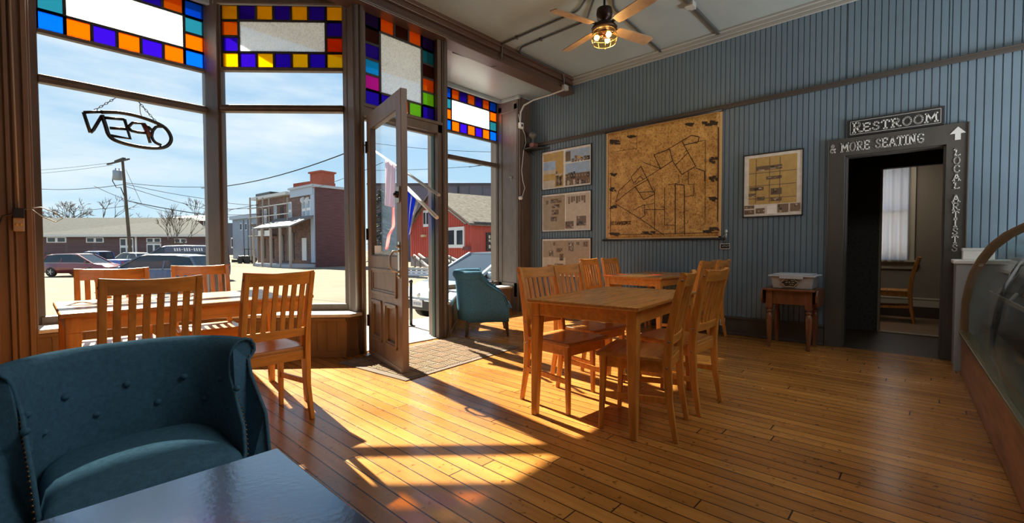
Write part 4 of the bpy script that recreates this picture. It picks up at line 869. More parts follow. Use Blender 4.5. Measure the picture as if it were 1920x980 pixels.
for q in ((0.22, 0.66, 0.2, 0.27), (0.4, 0.66, 0.37, 0.42), (0.12, 0.36, 0.52, 0.58), (0.48, 0.66, 0.56, 0.66), (0.48, 0.66, 0.70, 0.76), (0.1, 0.22, 0.62, 0.67), (0.25, 0.38, 0.68, 0.74), (0.03, 0.2, 0.81, 0.86), (0.03, 0.2, 0.88, 0.95), (0.23, 0.38, 0.86, 0.94), (0.6, 0.77, 0.81, 0.94), (0.8, 0.96, 0.81, 0.93)): P4 += doodle(*q, 6)
P4 += [(0.42, 0.58, 0.83, 0.96, 5)]
poster('framed_poster', 'framed ochre town poster hanging between the map and the doorway', 1.69, 1.05, 1.475, 2.245, 5, P4)

# ------------------------------------------------------------------ the big wall map
mp_ = thing('wall_map', 'large brown antique survey map on dark rods on the blue wall', 'map', (RX-0.03, 2.8, 1.2))
mya, myb, mz0, mz1 = 3.63, 1.945, 1.235, 2.865
m, nt, bb = bsdf('aged map paper'); MATS['aged map paper'] = m; n, l = nt.nodes, nt.links
tc = n.new('ShaderNodeTexCoord'); nz = n.new('ShaderNodeTexNoise'); nz.inputs['Scale'].default_value = 6; nz.inputs['Detail'].default_value = 8; nz.inputs['Roughness'].default_value = 0.7; l.new(tc.outputs['Object'], nz.inputs[0])
rp = n.new('ShaderNodeValToRGB'); e = rp.color_ramp.elements; e[0].position = 0.33; e[0].color = (0.40, 0.195, 0.04, 1); e[1].position = 0.66; e[1].color = (0.72, 0.43, 0.13, 1); l.new(nz.outputs[0], rp.inputs[0])
n2 = n.new('ShaderNodeTexNoise'); n2.inputs['Scale'].default_value = 45; n2.inputs['Detail'].default_value = 4; l.new(tc.outputs['Object'], n2.inputs[0]); r2 = n.new('ShaderNodeValToRGB'); r2.color_ramp.elements[0].position = 0.38; r2.color_ramp.elements[0].color = (0.5, 0.42, 0.35, 1); r2.color_ramp.elements[1].position = 0.5; r2.color_ramp.elements[1].color = (1, 1, 1, 1); l.new(n2.outputs[0], r2.inputs[0])
mu = n.new('ShaderNodeMixRGB'); mu.blend_type = 'MULTIPLY'; mu.inputs[0].default_value = 0.8; l.new(rp.outputs[0], mu.inputs[1]); l.new(r2.outputs[0], mu.inputs[2]); l.new(mu.outputs[0], bb.inputs['Base Color']); bb.inputs['Roughness'].default_value = 0.55
mx_ = RX-0.012
p = MB(); p.grid(lambda u, v: (mx_-0.004*sin(v*9)*0.5, mya+(myb-mya)*u, mz0+(mz1-mz0)*v), 20, 20); sheet = p.build('map_sheet', m, mp_, solid=0.002)
ink = mat('map ink', (0.035, 0.018, 0.008), 0.7); pale = mat('map pale border', (0.62, 0.40, 0.18), 0.7)
def M(px, py):     # a point of the map sheet
    q = onX(px, py, mx_-0.0045); return q
def mapline(mb, pts, w=0.006, closed=False):
    P = [M(*q) for q in pts]
    if closed: P.append(P[0])
    for a, b in zip(P[:-1], P[1:]): mb.bar(a, b, w, 0.002, up=(1, 0, 0))
Z = lambda *q: [(940+x/3.267, 180+y/3.267) for x, y in q]
li = MB()
mapline(li, Z((935, 360), (1030, 325), (1050, 395), (975, 445)), 0.010, True)
mapline(li, Z((1020, 325), (1105, 275), (1190, 430), (1105, 480), (1050, 400)), 0.009)
mapline(li, Z((1105, 275), (1165, 240), (1212, 250), (1205, 280), (1120, 300)), 0.011); mapline(li, Z((1070, 420), (1140, 350)), 0.008)
mapline(li, Z((795, 495), (855, 430), (940, 600), (870, 635), (820, 555), (900, 510)), 0.009); mapline(li, Z((795, 495), (810, 535), (850, 490), (870, 510)), 0.007)
mapline(li, Z((700, 650), (760, 600), (820, 555), (840, 590), (930, 585)), 0.008); mapline(li, Z((700, 650), (720, 580), (795, 510)), 0.008); mapline(li, Z((870, 405), (975, 445), (820, 540)), 0.007)
mapline(li, Z((1065, 540), (1120, 545), (1122, 850)), 0.011); mapline(li, Z((1065, 540), (1065, 845)), 0.012); mapline(li, Z((1145, 460), (1145, 540), (1180, 540), (1178, 610), (1120, 615)), 0.007); mapline(li, Z((1000, 560), (1000, 790), (1065, 790)), 0.007)
mapline(li, Z((940, 560), (938, 820)), 0.007); mapline(li, Z((880, 695), (1000, 695)), 0.007); mapline(li, Z((700, 660), (850, 750), (1000, 855)), 0.008); mapline(li, Z((850, 750), (880, 730), (875, 665), (805, 700)), 0.008); mapline(li, Z((875, 670), (940, 655)), 0.006)
mapline(li, Z((1250, 270), (1248, 780)), 0.006); mapline(li, Z((1190, 440), (1245, 460), (1245, 520)), 0.009); mapline(li, Z((1200, 280), (1250, 270)), 0.006); mapline(li, Z((665, 345), (830, 320), (830, 240)), 0.005); mapline(li, Z((1085, 480), (1090, 530), (1020, 545)), 0.006)
mapline(li, Z((1330, 190), (1325, 770)), 0.012); mapline(li, Z((670, 500), (668, 850)), 0.008); mapline(li, Z((668, 850), (1330, 835)), 0.008)
for k in range(60):
    a, b = rnd.uniform(690, 1230), rnd.uniform(260, 820); mapline(li, Z((a, b), (a+rnd.uniform(-40, 40), b+rnd.uniform(-25, 25))), 0.003)
li.build('map_lines', ink, mp_)
for (x, y, w, h) in ((695, 285, 70, 38), (795, 248, 55, 28), (1150, 178, 70, 30), (1270, 165, 100, 50), (1295, 395, 55, 50), (1295, 500, 55, 55), (1297, 632, 55, 32), (685, 485, 40, 30), (683, 572, 45, 30), (683, 682, 45, 30), (695, 848, 75, 34), (895, 838, 85, 26), (1280, 820, 110, 40)):
    vg = MB()
    for k in range(9):
        a, b = x-w/2+rnd.uniform(0, w*0.8), y-h/2+rnd.uniform(0, h*0.6); A, B, C, D = [M(*q) for q in Z((a, b), (a+w*rnd.uniform(.15, .4), b), (a+w*0.3, b+h*rnd.uniform(.2, .5)), (a, b+h*0.3))]
        vg.prism([A, B, C, D], (-0.001-0.0001*k, 0, 0))
    vg.build('engraved_view', ink, mp_)
tx = MB(); lettering(tx, 'ST LAWRENCE', (mx_-0.006, 3.555, 1.455), (0, -1, 0), (0, 0, 1), 0.045, 0.34/(text_width('ST LAWRENCE')*0.045), 0.15, 0.002)
tx.build('title_lettering', ink, mp_)
bd = MB()
for (a, b, c, d) in ((mya-0.022, mya, mz0, mz1), (myb, myb+0.03, mz0, mz1), (myb, mya, mz0, mz0+0.02), (myb, mya, mz1-0.02, mz1)): bd.box(mx_-0.0055, mx_-0.0035, a, b, c, d)
bd.build('map_border', pale, mp_)
for z, e_ in ((mz1, 0.01), (mz0-0.012, 0.05)):
    m = MB(); m.tube([(mx_-0.012, myb-e_, z), (mx_-0.012, mya+e_, z)], 0.014, 10)
    for y in (myb-e_, mya+e_): m.ball((mx_-0.012, y, z), 0.017, 8)
    m.build('rod', mat('black rod', (0.02, 0.012, 0.01), 0.35), mp_)
hn = thing('hanging_sign', 'tiny black sign with a pale border hanging by the lower right map corner', 'sign', onX(1360, 470, RX-0.02))
c = onX(1359.5, 461.5, RX-0.015); m = MB(); m.box(RX-0.014, RX-0.003, c.y-0.062, c.y+0.062, c.z-0.036, c.z+0.036); m.build('board', black, hn)
m = MB(); ringbox2 = lambda mb, y0, y1, z0, z1, w: (mb.box(RX-0.017, RX-0.013, y0, y1, z0, z0+w), mb.box(RX-0.017, RX-0.013, y0, y1, z1-w, z1), mb.box(RX-0.017, RX-0.013, y0, y0+w, z0, z1), mb.box(RX-0.017, RX-0.013, y1-w, y1, z0, z1))
ringbox2(m, c.y-0.062, c.y+0.062, c.z-0.036, c.z+0.036, 0.008)
for k in range(4): m.box(RX-0.0155, RX-0.013, c.y+0.035-0.022*k, c.y+0.022-0.022*k, c.z-0.004+0.006*(k % 2), c.z+0.004+0.006*(k % 2))
m.build('border', chalk, hn)
m = MB(); h1 = onX(1362, 441, RX-0.03); m.ball((h1.x, h1.y, h1.z+0.05), (0.016, 0.016, 0.03), 8); m.tube([h1+Vector((0, 0, 0.04)), h1, h1+Vector((0.01, 0.01, -0.05)), (RX-0.012, c.y, c.z+0.034)], 0.006, 6); m.tube([h1+Vector((0, 0.0, 0.02)), h1+Vector((0.005, 0.05, -0.03))], 0.006, 6); m.build('hanger', steel, hn)
ou = thing('outlet', 'white double outlet plate on the baseboard behind the chairs', 'outlet', onX(1355, 606, RX-0.03)); c = onX(1354.5, 601.5, RX-0.024)
m = MB(); m.box(RX-0.030, RX-0.022, c.y-0.033, c.y+0.033, c.z-0.058, c.z+0.058); m.build('plate', white, ou, bev=0.003)
for dz in (-0.024, 0.024): m = MB(); m.lathe([(0.017, 0.0), (0.017, -0.003)], (RX-0.030, c.y, c.z+dz), 12, axis='x'); m.build('socket', darkgrey, ou)

# ------------------------------------------------------------------ left post: outlet, pipes and wire
c = onY(35, 409, 5.14); lo = thing('outlet', 'beige outlet box with a black plug on the brown post left of the window', 'outlet', c)
m = MB(); m.box(c.x-0.030, c.x+0.030, 5.125, 5.17, c.z-0.10, c.z+0.02); m.build('box_body', mat('beige outlet', (0.42, 0.31, 0.2), 0.5), lo, bev=0.005)
m = MB(); m.box(c.x-0.03, c.x+0.03, 5.09, 5.13, c.z+0.0, c.z+0.075); m.tube([(c.x-0.02, 5.10, c.z+0.03), (c.x-0.08, 5.09, c.z+0.01), (c.x-0.10, 5.12, c.z-0.06)], 0.008, 6); m.build('black_plug', black, lo, bev=0.004)
for dx in (-0.011, 0.011): m = MB(); m.ball((c.x+dx, 5.124, c.z-0.048), (0.010, 0.004, 0.012), 8); m.build('socket', mat('ochre socket', (0.55, 0.34, 0.1), 0.5), lo)
pipe('conduit', 'thin conduit running down the brown post to the outlet', [(c.x, 5.15, c.z+0.08), (c.x-0.005, 5.15, 2.4), (c.x-0.012, 5.15, 3.7)], 0.007, mat('tan conduit', (0.36, 0.27, 0.19), 0.5))
m = MB(); m.tube([(c.x+0.03, 5.12, c.z+0.07), (c.x+0.12, 5.10, c.z+0.09), (c.x+0.20, 5.12, c.z+0.05), (c.x+0.24, 5.14, c.z+0.01), (c.x+0.20, 5.14, c.z-0.02), (c.x+0.12, 5.12, c.z+0.02), (c.x+0.07, 5.11, c.z+0.07)], 0.004, 6)
tag(m.build('wire', mat('grey wire', (0.3, 0.26, 0.22), 0.5)), 'loose grey wire looping from the outlet toward the window', 'wire')

# ------------------------------------------------------------------ OPEN sign in the left window (its face is turned to the street)
os_ = thing('open_sign', 'unlit OPEN tube sign hanging by chains, seen from behind', 'sign', onY(245, 290, 5.60)); SY = 5.60
def S1(*q): return [onY(x/2.969, y/2.969, SY) for x, y in q]
def smooth_(P, n=4):
    out = []; k = len(P)
    for i in range(k-1):
        p0, p1, p2, p3 = P[max(i-1, 0)], P[i], P[i+1], P[min(i+2, k-1)]
        for j in range(n): t = j/n; out.append(0.5*((2*p1)+(p2-p0)*t+(2*p0-5*p1+4*p2-p3)*t*t+(3*p1-p0-3*p2+p3)*t**3))
    out.append(P[-1]); return out
tubem = mat('unlit tube black', (0.012, 0.013, 0.016), 0.25)
m = MB(); m.tube(smooth_(S1((560, 624), (660, 626), (760, 645), (850, 675), (920, 712), (952, 765), (940, 803), (900, 822), (820, 822), (720, 805), (640, 780), (605, 750), (588, 700), (568, 640))), 0.017); m.build('oval_tube', tubem, os_)
def stroke(nm, *pl): 
    m = MB()
    for P in pl: m.tube(P, 0.014)
    return m.build(nm, tubem, os_)
stroke('letter', S1((465, 625), (560, 622)), S1((465, 625), (503, 738)), S1((503, 738), (520, 722), (566, 645)))
stroke('letter', S1((585, 655), (693, 664)), S1((693, 664), (725, 772), (618, 754)), S1((610, 712), (704, 718)))
stroke('letter', S1((712, 708), (738, 683), (803, 688), (836, 795)), S1((712, 708), (732, 728), (770, 736), (815, 740)))
stroke('letter', smooth_(S1((850, 728), (845, 760), (862, 790), (898, 808)), 4), smooth_(S1((850, 728), (870, 706), (900, 705))), S1((818, 700), (850, 728)))
m = MB(); m.box(0, 0.001, 0, 0.001, 0, 0.001); 
m = MB(); m.tube(S1((800, 690), (835, 760)), 0.022); m.build('transformer', mat('dark red tube end', (0.10, 0.02, 0.015), 0.4), os_)
def chain(P, Q, nm='chain'):
    P, Q = Vector(P), Vector(Q); d = (Q-P); L = d.length; d.normalize(); k = max(3, int(L/0.026)); m = MB(); a = Vector((0, 1, 0)); b = d.cross(a).normalized()
    for i in range(k):
        c_ = P+d*(L*(i+0.5)/k); s1 = b if i % 2 else a
        m.tube([c_+d*0.018*cos(t*PI/4)+s1*0.008*sin(t*PI/4) for t in range(8)], 0.0028, 5, closed=True)
    return m.build(nm, mat('chain steel', (0.12, 0.12, 0.12), 0.4, metal=0.7), os_)
chain(onY(216, 184, 5.645), onY(177, 207, SY)); chain(onY(260, 191, 5.645), onY(296, 232, SY))
m = MB(); m.tube(smooth_([onY(262, 196, SY), onY(266, 218, SY), onY(290, 228, SY)]), 0.0035, 6); m.build('power_cord', white, os_)

# ================================================================== BAKERY CASE, COUNTER
oak = mat('red oak case base', (0.40, 0.18, 0.085), 0.35, col2=(0.17, 0.065, 0.03), scale=(3.5, 9, 16))
case = thing('display_case', 'curved glass bakery case on a red oak base at the right edge', 'display case', (4.0, -0.7, 0), 0)
CXa, CXb = 5.50, 2.05
def cy0(x): return -0.232+(x-5.6)*0.028
def CY(x, y): return y+cy0(x)          # case depth coordinate: 0 = front face
def cprism(mb, prof, xa, xb, m=0): mb.hexa([(xa, CY(xa, y), z) for y, z in prof], [(xb, CY(xb, y), z) for y, z in prof], m)
b = MB(); cprism(b, [(-0.005, 0), (-0.95, 0), (-0.95, 0.345), (-0.005, 0.345)], CXa, CXb); b.build('oak_base', oak, case, bev=0.006)
b = MB(); cprism(b, [(0.012, 0.345), (-0.06, 0.345), (-0.06, 0.375), (0.012, 0.372)], CXa-0.03, CXb); b.build('brass_sill', mat('dull brass sill', (0.30, 0.24, 0.12), 0.3, metal=0.8), case, bev=0.004)
arcp = [(-0.012, 0.375), (-0.012, 0.62), (-0.03, 0.76), (-0.055, 0.88), (-0.10, 1.0), (-0.165, 1.12), (-0.25, 1.215), (-0.35, 1.285), (-0.47, 1.33), (-0.6, 1.345)]
g = MB(); NP = len(arcp)
for x in (CXa-0.02, CXb): g.add([(x, CY(x, y), z) for y, z in arcp])
for k in range(NP-1): g.face([k, k+1, NP+k+1, NP+k], 0, True)
g.build('curved_glass', glassy('case glass', (0.93, 0.95, 0.94), 0.4, 0.03), case, solid=0.006)
for x, nm in ((CXa, 'end_arch'), (CXb, 'end_arch')):
    e_ = MB(); 
    outp = [(CY(x, y+0.012), z+0.012) for y, z in arcp]; inp = [(CY(x, y-0.035), z-0.035*(1 if z > 0.7 else 0.2)) for y, z in arcp]
    k0 = e_.add([(x, y, z) for y, z in outp]+[(x, y, z) for y, z in inp]); k1 = e_.add([(x-0.035, y, z) for y, z in outp]+[(x-0.035, y, z) for y, z in inp])
    for k in range(NP-1):
        e_.face([k0+k, k0+k+1, k0+NP+k+1, k0+NP+k]); e_.face([k1+k, k1+NP+k, k1+NP+k+1, k1+k+1]); e_.face([k0+k, k1+k, k1+k+1, k0+k+1]); e_.face([k0+NP+k, k0+NP+k+1, k1+NP+k+1, k1+NP+k])
    e_.build(nm, mat('tan bronze trim', (0.22, 0.13, 0.07), 0.35, metal=0.3), case)
    b = MB(); cprism(b, [(-0.05, 0.36), (-0.93, 0.36), (-0.93, 1.33), (-0.6, 1.335), (-0.35, 1.26), (-0.25, 1.19), (-0.13, 1.03), (-0.05, 0.75)], x-0.006, x-0.012); b.build('end_glass', MATS['case glass'], case)
b = MB(); b.bar((CXa+0.005, CY(CXa, -0.0), 0.37), (CXa+0.005, CY(CXa, -0.02), 0.70), 0.022, 0.022); b.build('chrome_corner', steel, case)
b = MB(); cprism(b, [(-0.58, 1.32), (-0.95, 1.32), (-0.95, 1.38), (-0.58, 1.36)], CXa, CXb); b.build('top_cap', black, case, bev=0.006)
dkint = mat('dark case inside', (0.018, 0.020, 0.018), 0.3)
b = MB(); cprism(b, [(-0.93, 0.345), (-0.95, 0.345), (-0.95, 1.33), (-0.93, 1.33)], CXa, CXb); b.build('back_panel', dkint, case)
b = MB(); cprism(b, [(-0.06, 0.35), (-0.93, 0.35), (-0.93, 0.36), (-0.06, 0.36)], CXa-0.04, CXb); b.build('case_floor', mat('grey case floor', (0.10, 0.11, 0.095), 0.35), case)
for z, d_ in ((0.72, -0.16), (1.0, -0.28)):
    b = MB(); cprism(b, [(d_, z), (-0.92, z), (-0.92, z+0.012), (d_, z+0.012)], CXa-0.05, CXb); b.build('shelf', mat('dark shelf', (0.035, 0.038, 0.035), 0.25), case)
    b = MB(); cprism(b, [(d_+0.004, z-0.005), (d_-0.004, z-0.005), (d_-0.004, z+0.022), (d_+0.004, z+0.022)], CXa-0.05, CXb); b.build('shelf_rail', mat('pale shelf edge', (0.30, 0.29, 0.23), 0.3), case)
reflectm = mat('pale tan reflection', (0.70, 0.55, 0.28), 0.7, var=0.4, scale=(25, 25, 25), bump=0.5)  # tan of the added lumps that imitate room reflections in the case glass
drk = mat('dark wrapped goods', (0.07, 0.075, 0.068), 0.3, var=0.8, scale=(12, 12, 12))
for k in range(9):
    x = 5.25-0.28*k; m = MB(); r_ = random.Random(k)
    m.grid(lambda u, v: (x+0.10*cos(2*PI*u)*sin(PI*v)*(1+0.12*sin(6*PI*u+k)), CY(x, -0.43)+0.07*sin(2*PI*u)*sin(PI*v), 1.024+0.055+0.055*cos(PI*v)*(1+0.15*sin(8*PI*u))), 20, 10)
    tag(m.build('reflection_lump', reflectm), 'added pale tan lump on the top case shelf, standing in for reflections', 'reflection_lump', 'pale lumps on the top case shelf')
for k in range(10):
    x = 5.2-0.30*k; m = MB(); c = CY(x, -0.36); m.hexa([(x-0.11, c-0.09, 0.733), (x+0.11, c-0.09, 0.733), (x+0.10, c+0.09, 0.733), (x-0.10, c+0.09, 0.733)], [(x-0.09, c-0.07, 0.82+0.02*(k % 3)), (x+0.07, c-0.08, 0.85), (x+0.08, c+0.05, 0.81), (x-0.08, c+0.06, 0.83)])
    tag(m.build('tray_load', drk, bev=0.02), 'dark wrapped bundle on the middle shelf of the bakery case', 'bundle', 'dark bundles on the middle case shelf')
    if k % 2 == 0:
        m = MB(); c = CY(x, -0.19); m.hexa([(x-0.045, c+0.01, 0.735), (x+0.045, c+0.01, 0.735), (x+0.045, c+0.02, 0.735), (x-0.045, c+0.02, 0.735)], [(x-0.045, c-0.02, 0.785), (x+0.045, c-0.02, 0.785), (x+0.045, c-0.01, 0.785), (x-0.045, c-0.01, 0.785)])
        tag(m.build('price_card', mat('grey card', (0.35, 0.36, 0.34), 0.6)), 'small grey card leaning at the front of the middle case shelf', 'card', 'cards in the bakery case')
ct = thing('counter', 'narrow white topped counter between the bakery case and the doorway', 'counter', (5.85, -0.6, 0))
MB().box(5.60, 6.07, -1.3, -0.20, 0, 0.955).build('counter_body', mat('grey counter side', (0.30, 0.31, 0.32), 0.5), ct, bev=0.004)
MB().box(5.585, 6.08, -1.3, -0.18, 0.955, 0.99).build('counter_top', white, ct, bev=0.008)
bx = thing('box', 'small white box on the counter behind the bakery case', 'box', (5.9, -0.34, 0.991))
MB().box(5.82, 6.02, -0.45, -0.25, 0.991, 1.085).build('carton', white, bx, bev=0.004); MB().box(5.815, 6.025, -0.455, -0.245, 1.07, 1.095).build('lid', mat('pale grey lid', (0.6, 0.61, 0.63), 0.5), bx, bev=0.003)

# ------------------------------------------------------------------ chair and table in the back room
chair(8.88, 0.36, 0, 'brown chair seen in profile in the back room beyond the doorway', 'chairs in the back room')
del CH[-1]['group']
t = thing('dining_table', 'table with a pale top in the back room, mostly hidden by the black wall', 'table', (8.88, 0.85, 0))
MB().box(8.55, 9.2, 0.55, 1.3, 0.80, 0.83).build('tabletop', mat('pale cloth top', (0.55, 0.5, 0.45), 0.6), t, bev=0.004)
MB().box(8.6, 9.15, 0.61, 1.24, 0.74, 0.80).build('apron', walnut, t)
for x in (8.62, 9.12):
    for y in (0.62, 1.23): MB().bar((x, y, 0), (x, y, 0.8), 0.06, 0.06, 0.07, 0.07, up=(0, 1, 0)).build('leg', walnut, t, bev=0.003)

# ================================================================== THE STREET OUTSIDE
def gz(y):
    P = ((5.85, -0.22), (7.0, -0.42), (12, -0.6), (22, -0.75), (32, -0.82), (55, -0.9), (400, -0.9))
    for (a, b), (c, d) in zip(P[:-1], P[1:]):
        if y <= c: return b+(d-b)*(max(y, a)-a)/(c-a)
    return -0.9
grm = mat('sandy lot gravel', (0.20, 0.172, 0.132), 0.9, col2=(0.155, 0.134, 0.104), scale=(0.5, 0.5, 0.5), bump=0.5, bscale=6)
g = MB()
ys = [5.85, 7, 9, 12, 16, 22, 32, 55, 100, 180, 400]
for a, b in zip(ys[:-1], ys[1:]): g.quad((-150, a, gz(a)), (300, a, gz(a)), (300, b, gz(b)), (-150, b, gz(b)))
g.quad((9.75, -120, -0.22), (300, -120, -0.22), (300, 5.85, -0.22), (9.75, 5.85, -0.22))
struct(g.build('ground', grm))
wk = MB(); wk.box(-20, 40, 5.86, 6.35, -0.35, -0.14); struct(wk.build('sidewalk', MATS['pale stoop concrete'], bev=0.01))
fe = lambda px, y, dep: ez(y, dep, px)
def ray_on(A, B, px):     # plan point of the upright plane A-B seen in a picture column
    d = (fh+rh*((px-960)/FOC)).xy; A, B = Vector(A[:2]), Vector(B[:2]); e = B-A
    t = (A.x*e.y-A.y*e.x)/(d.x*e.y-d.y*e.x); return d*t
class Face:
    def __init__(s, px0, d0, px1, d1):
        s.A, s.B = st(px0, d0), st(px1, d1); n_ = Vector(((s.B-s.A).y, -(s.B-s.A).x)).normalized()
        s.n = n_ if n_.dot(-s.A.xy) > 0 else -n_
    def pt(s, px, y, off=0.0, dep=None):
        p = ray_on(s.A, s.B, px); d = dep or p.dot(fh.xy); z = fe(px, y, d); q = p+s.n*off; return Vector((q.x, q.y, z))
    def slab(s, mb, px0, px1, y0, y1, off0, off1, m=0):
        a, b = s.pt(px0, y0), s.pt(px1, y0); dm = ((a+b)/2).xy.dot(fh.xy); z1, z0 = fe((px0+px1)/2, y0, dm), fe((px0+px1)/2, y1, dm)
        P = [a.xy+s.n*off0, b.xy+s.n*off0, b.xy+s.n*off1, a.xy+s.n*off1]
        mb.hexa([(*p, z0) for p in P], [(*p, z1) for p in P], m)
    def win(s, par, px0, px1, y0, y1, mf, mg, n=1, fr=0.14, name='window', rows=1):
        w = MB(); s.slab(w, px0, px1, y0, y1, 0, 0.08)
        o = w.build(name, mf, par)
        gm = MB(); wp, hp = (px1-px0)/n, (y1-y0)/rows
        for k in range(n):
            for r in range(rows): s.slab(gm, px0+wp*(k+fr), px0+wp*(k+1-fr), y0+hp*(r+fr), y0+hp*(r+1-fr), 0.07, 0.10)
        gm.build('pane', mg, o); return o
redbrick = brickmat('brown red brick', (0.13, 0.060, 0.055), (0.10, 0.045, 0.045), (0.16, 0.13, 0.12), 0.42, 0.15, 0.018, 'wall')
brick2 = brickmat('weathered brick', (0.22, 0.10, 0.08), (0.13, 0.065, 0.055), (0.24, 0.2, 0.17), 0.42, 0.15, 0.02, 'wall', var=0.4)
purplebrick = brickmat('plum brick', (0.145, 0.082, 0.085), (0.12, 0.066, 0.072), (0.17, 0.12, 0.12), 0.5, 0.17, 0.015, 'wall', var=0.2)
winw = mat('white window frame', (0.75, 0.75, 0.75), 0.5); wing = mat('dark window pane', (0.03, 0.04, 0.055), 0.1)
shing = mat('grey shingle', (0.082, 0.084, 0.085), 0.9, var=0.25, scale=(2, 2, 8)); shing2 = mat('brown grey shingle', (0.20, 0.175, 0.15), 0.9, var=0.4, scale=(3, 3, 3))
GZ = -0.9
# long low brick building with a grey roof
F = Face(40, 70, 470, 70); lb = thing('building', 'long low brick building with a grey shingle roof and white windows, far left', 'building', F.pt(230, 490))
ze, zr = fe(230, 441, 70), fe(230, 408.5, 77)
A, B = F.A, st(398, 70); dv = Vector((*B.xy, 0)).normalized()*16
w = MB(); w.hexa([(*p.xy, GZ) for p in (A, B, B+dv, A+dv)], [(*p.xy, ze) for p in (A, B, B+dv, A+dv)]); w.build('wall', purplebrick, lb)
w = MB(); n_ = -fh*0.6; R0, R1 = A+dv*0.45, st(364, 77)
e0, e1, e2, e3 = A+n_, B+n_+rh*0.6, B+dv+fh*0.6+rh*0.6, A+dv+fh*0.6
i = w.add([(*e0.xy, ze), (*e1.xy, ze), (*e2.xy, ze), (*e3.xy, ze), (*R0.xy, zr), (*R1.xy, zr)])
for f in ((0, 1, 5, 4), (1, 2, 5), (2, 3, 4, 5), (0, 4, 3), (0, 3, 2, 1)): w.face([i+k for k in f])
w.build('roof', shing, lb)
w = MB(); F.slab(w, 40, 401, 439.5, 444, 0.55, 0.75); w.build('gutter', mat('pale gutter', (0.6, 0.6, 0.58), 0.5), lb)
w = MB(); F.slab(w, 255, 258, 443, 476, 0.0, 0.15); w.build('downpipe', winw, lb)
for x0, x1, y0, y1, k in ((89, 126, 444.5, 454.5, 2), (163, 196, 445, 454.5, 2), (276, 303, 446, 454.5, 2), (328, 351, 447, 455, 2), (276, 303, 456, 478, 2)): F.win(lb, x0, x1, y0, y1, winw, wing, k)
F.win(lb, 226, 251, 446, 478, winw, wing, 2, rows=2)
ex = thing('building', 'low dark building end standing right of the grey shingle roof', 'building', st(384, 92, GZ)); F2 = Face(350, 92, 470, 92)
w = MB(); A, B = st(356, 92), st(408, 92); vb = Vector((*B.xy, 0)).normalized()*8; w.hexa([(*p.xy, GZ) for p in (A, B, B+vb, A+vb)], [(*p.xy, fe(380, 414, 92)) for p in (A, B, B+vb, A+vb)]); w.build('wall', purplebrick, ex)
w = MB(); w.hexa([(*p.xy, fe(380, 414, 92)) for p in (A-fh-rh*7, B-fh, B+vb, A+vb)], [(*p.xy, fe(380, 403, 92)) for p in (A+fh*2-rh*2, B+fh*1, B+vb, A+vb)]); w.build('roof', mat('slate blue roof', (0.20, 0.23, 0.28), 0.7), ex)
F2.win(ex, 383, 392, 413, 425, winw, wing, 1)

# two-storey brick house with a porch
FL, FR = Face(592, 48, 483, 58), Face(592, 48, 655, 51)
bh = thing('building', 'two storey brick house with a covered porch and a chimney, seen in the middle window', 'building', st(592, 48, GZ))
C, Bk, Rt = FL.A, FL.B, FR.B; back = Vector((*(FL.B-FL.A).xy, 0)); zt = fe(592, 354, 48)
w = MB(); w.hexa([(*p.xy, GZ) for p in (C, Rt, Rt+back, Bk)], [(*p.xy, zt) for p in (C, Rt, Rt+back, Bk)]); w.build('wall', brick2, bh)
w = MB(); FR.slab(w, 592.5, 655, 352, 502, 0.0, 0.06); w.build('end_wall', mat('plum painted brick end', (0.14, 0.075, 0.075), 0.85, var=0.25, scale=(1, 1, 9)), bh)
w = MB(); FR.slab(w, 588, 656, 349.5, 354, -0.3, 0.25); FL.slab(w, 547, 593, 350, 354, -0.3, 0.35); w.build('cornice', mat('grey cornice', (0.42, 0.45, 0.5), 0.6), bh)
w = MB(); FL.slab(w, 548, 590, 354, 368, 0, 0.16); FL.slab(w, 585, 591.5, 354, 492, 0, 0.1); w.build('fascia_board', mat('pale blue fascia', (0.40, 0.47, 0.58), 0.6), bh)
w = MB(); FL.slab(w, 482, 547, 366, 371.5, 0, 0.6); w.build('gutter', mat('light gutter', (0.55, 0.55, 0.55), 0.5), bh)
w = MB(); FL.slab(w, 483, 510, 362, 372, -2.0, 0.1); w.build('black_parapet', black, bh)
Fp = Face(610, 54, 550, 58); w = MB(); Fp.slab(w, 552, 590, 342, 372, -3, 0); w.build('parapet', mat('red brick parapet', (0.30, 0.085, 0.06), 0.85, var=0.2), bh)
w = MB(); Fp.slab(w, 585, 607, 323, 372, -1.6, 0.1); Fp.slab(w, 584, 608, 322, 325, -1.8, 0.3); w.build('chimney', mat('red chimney brick', (0.33, 0.10, 0.07), 0.85, var=0.25), bh)
for x0, x1, y0, y1 in ((568.5, 575.5, 376, 411), (577, 584.5, 374, 410), (543.5, 549, 379, 412), (516, 521, 385, 418), (498, 502, 392, 420)):
    o = FL.win(bh, x0, x1, y0, y1, winw, mat('pale blue pane', (0.25, 0.32, 0.42), 0.1), 1, rows=2)
w = MB()
for x in (571.9, 580.7): q = FL.pt(x, 376, 0.06); w.lathe([(0.38, -0.05), (0.38, 0.03)], q, 16, axis='y')
w.build('window_arch', winw, bh)
rail = mat('white railing', (0.6, 0.58, 0.55), 0.6)
for y0 in (387, 404.5, 441): w = MB(); FL.slab(w, 484, 562 if y0 < 420 else 518, y0, y0+1.6, 1.0, 1.12); w.build('gallery_rail', rail, bh)
for x in (487, 500, 511, 523, 558): w = MB(); FL.slab(w, x, x+1.3, 372, 487 if x < 520 else 440, 1.0, 1.12); w.build('gallery_post', mat('grey gallery post', (0.3, 0.25, 0.22), 0.7), bh)
w = MB(); FL.slab(w, 486, 520, 420, 424, 0, 1.1); FL.slab(w, 486, 520, 440, 443, 0, 1.1); w.build('gallery_floor', mat('dark gallery', (0.12, 0.09, 0.075), 0.8), bh)
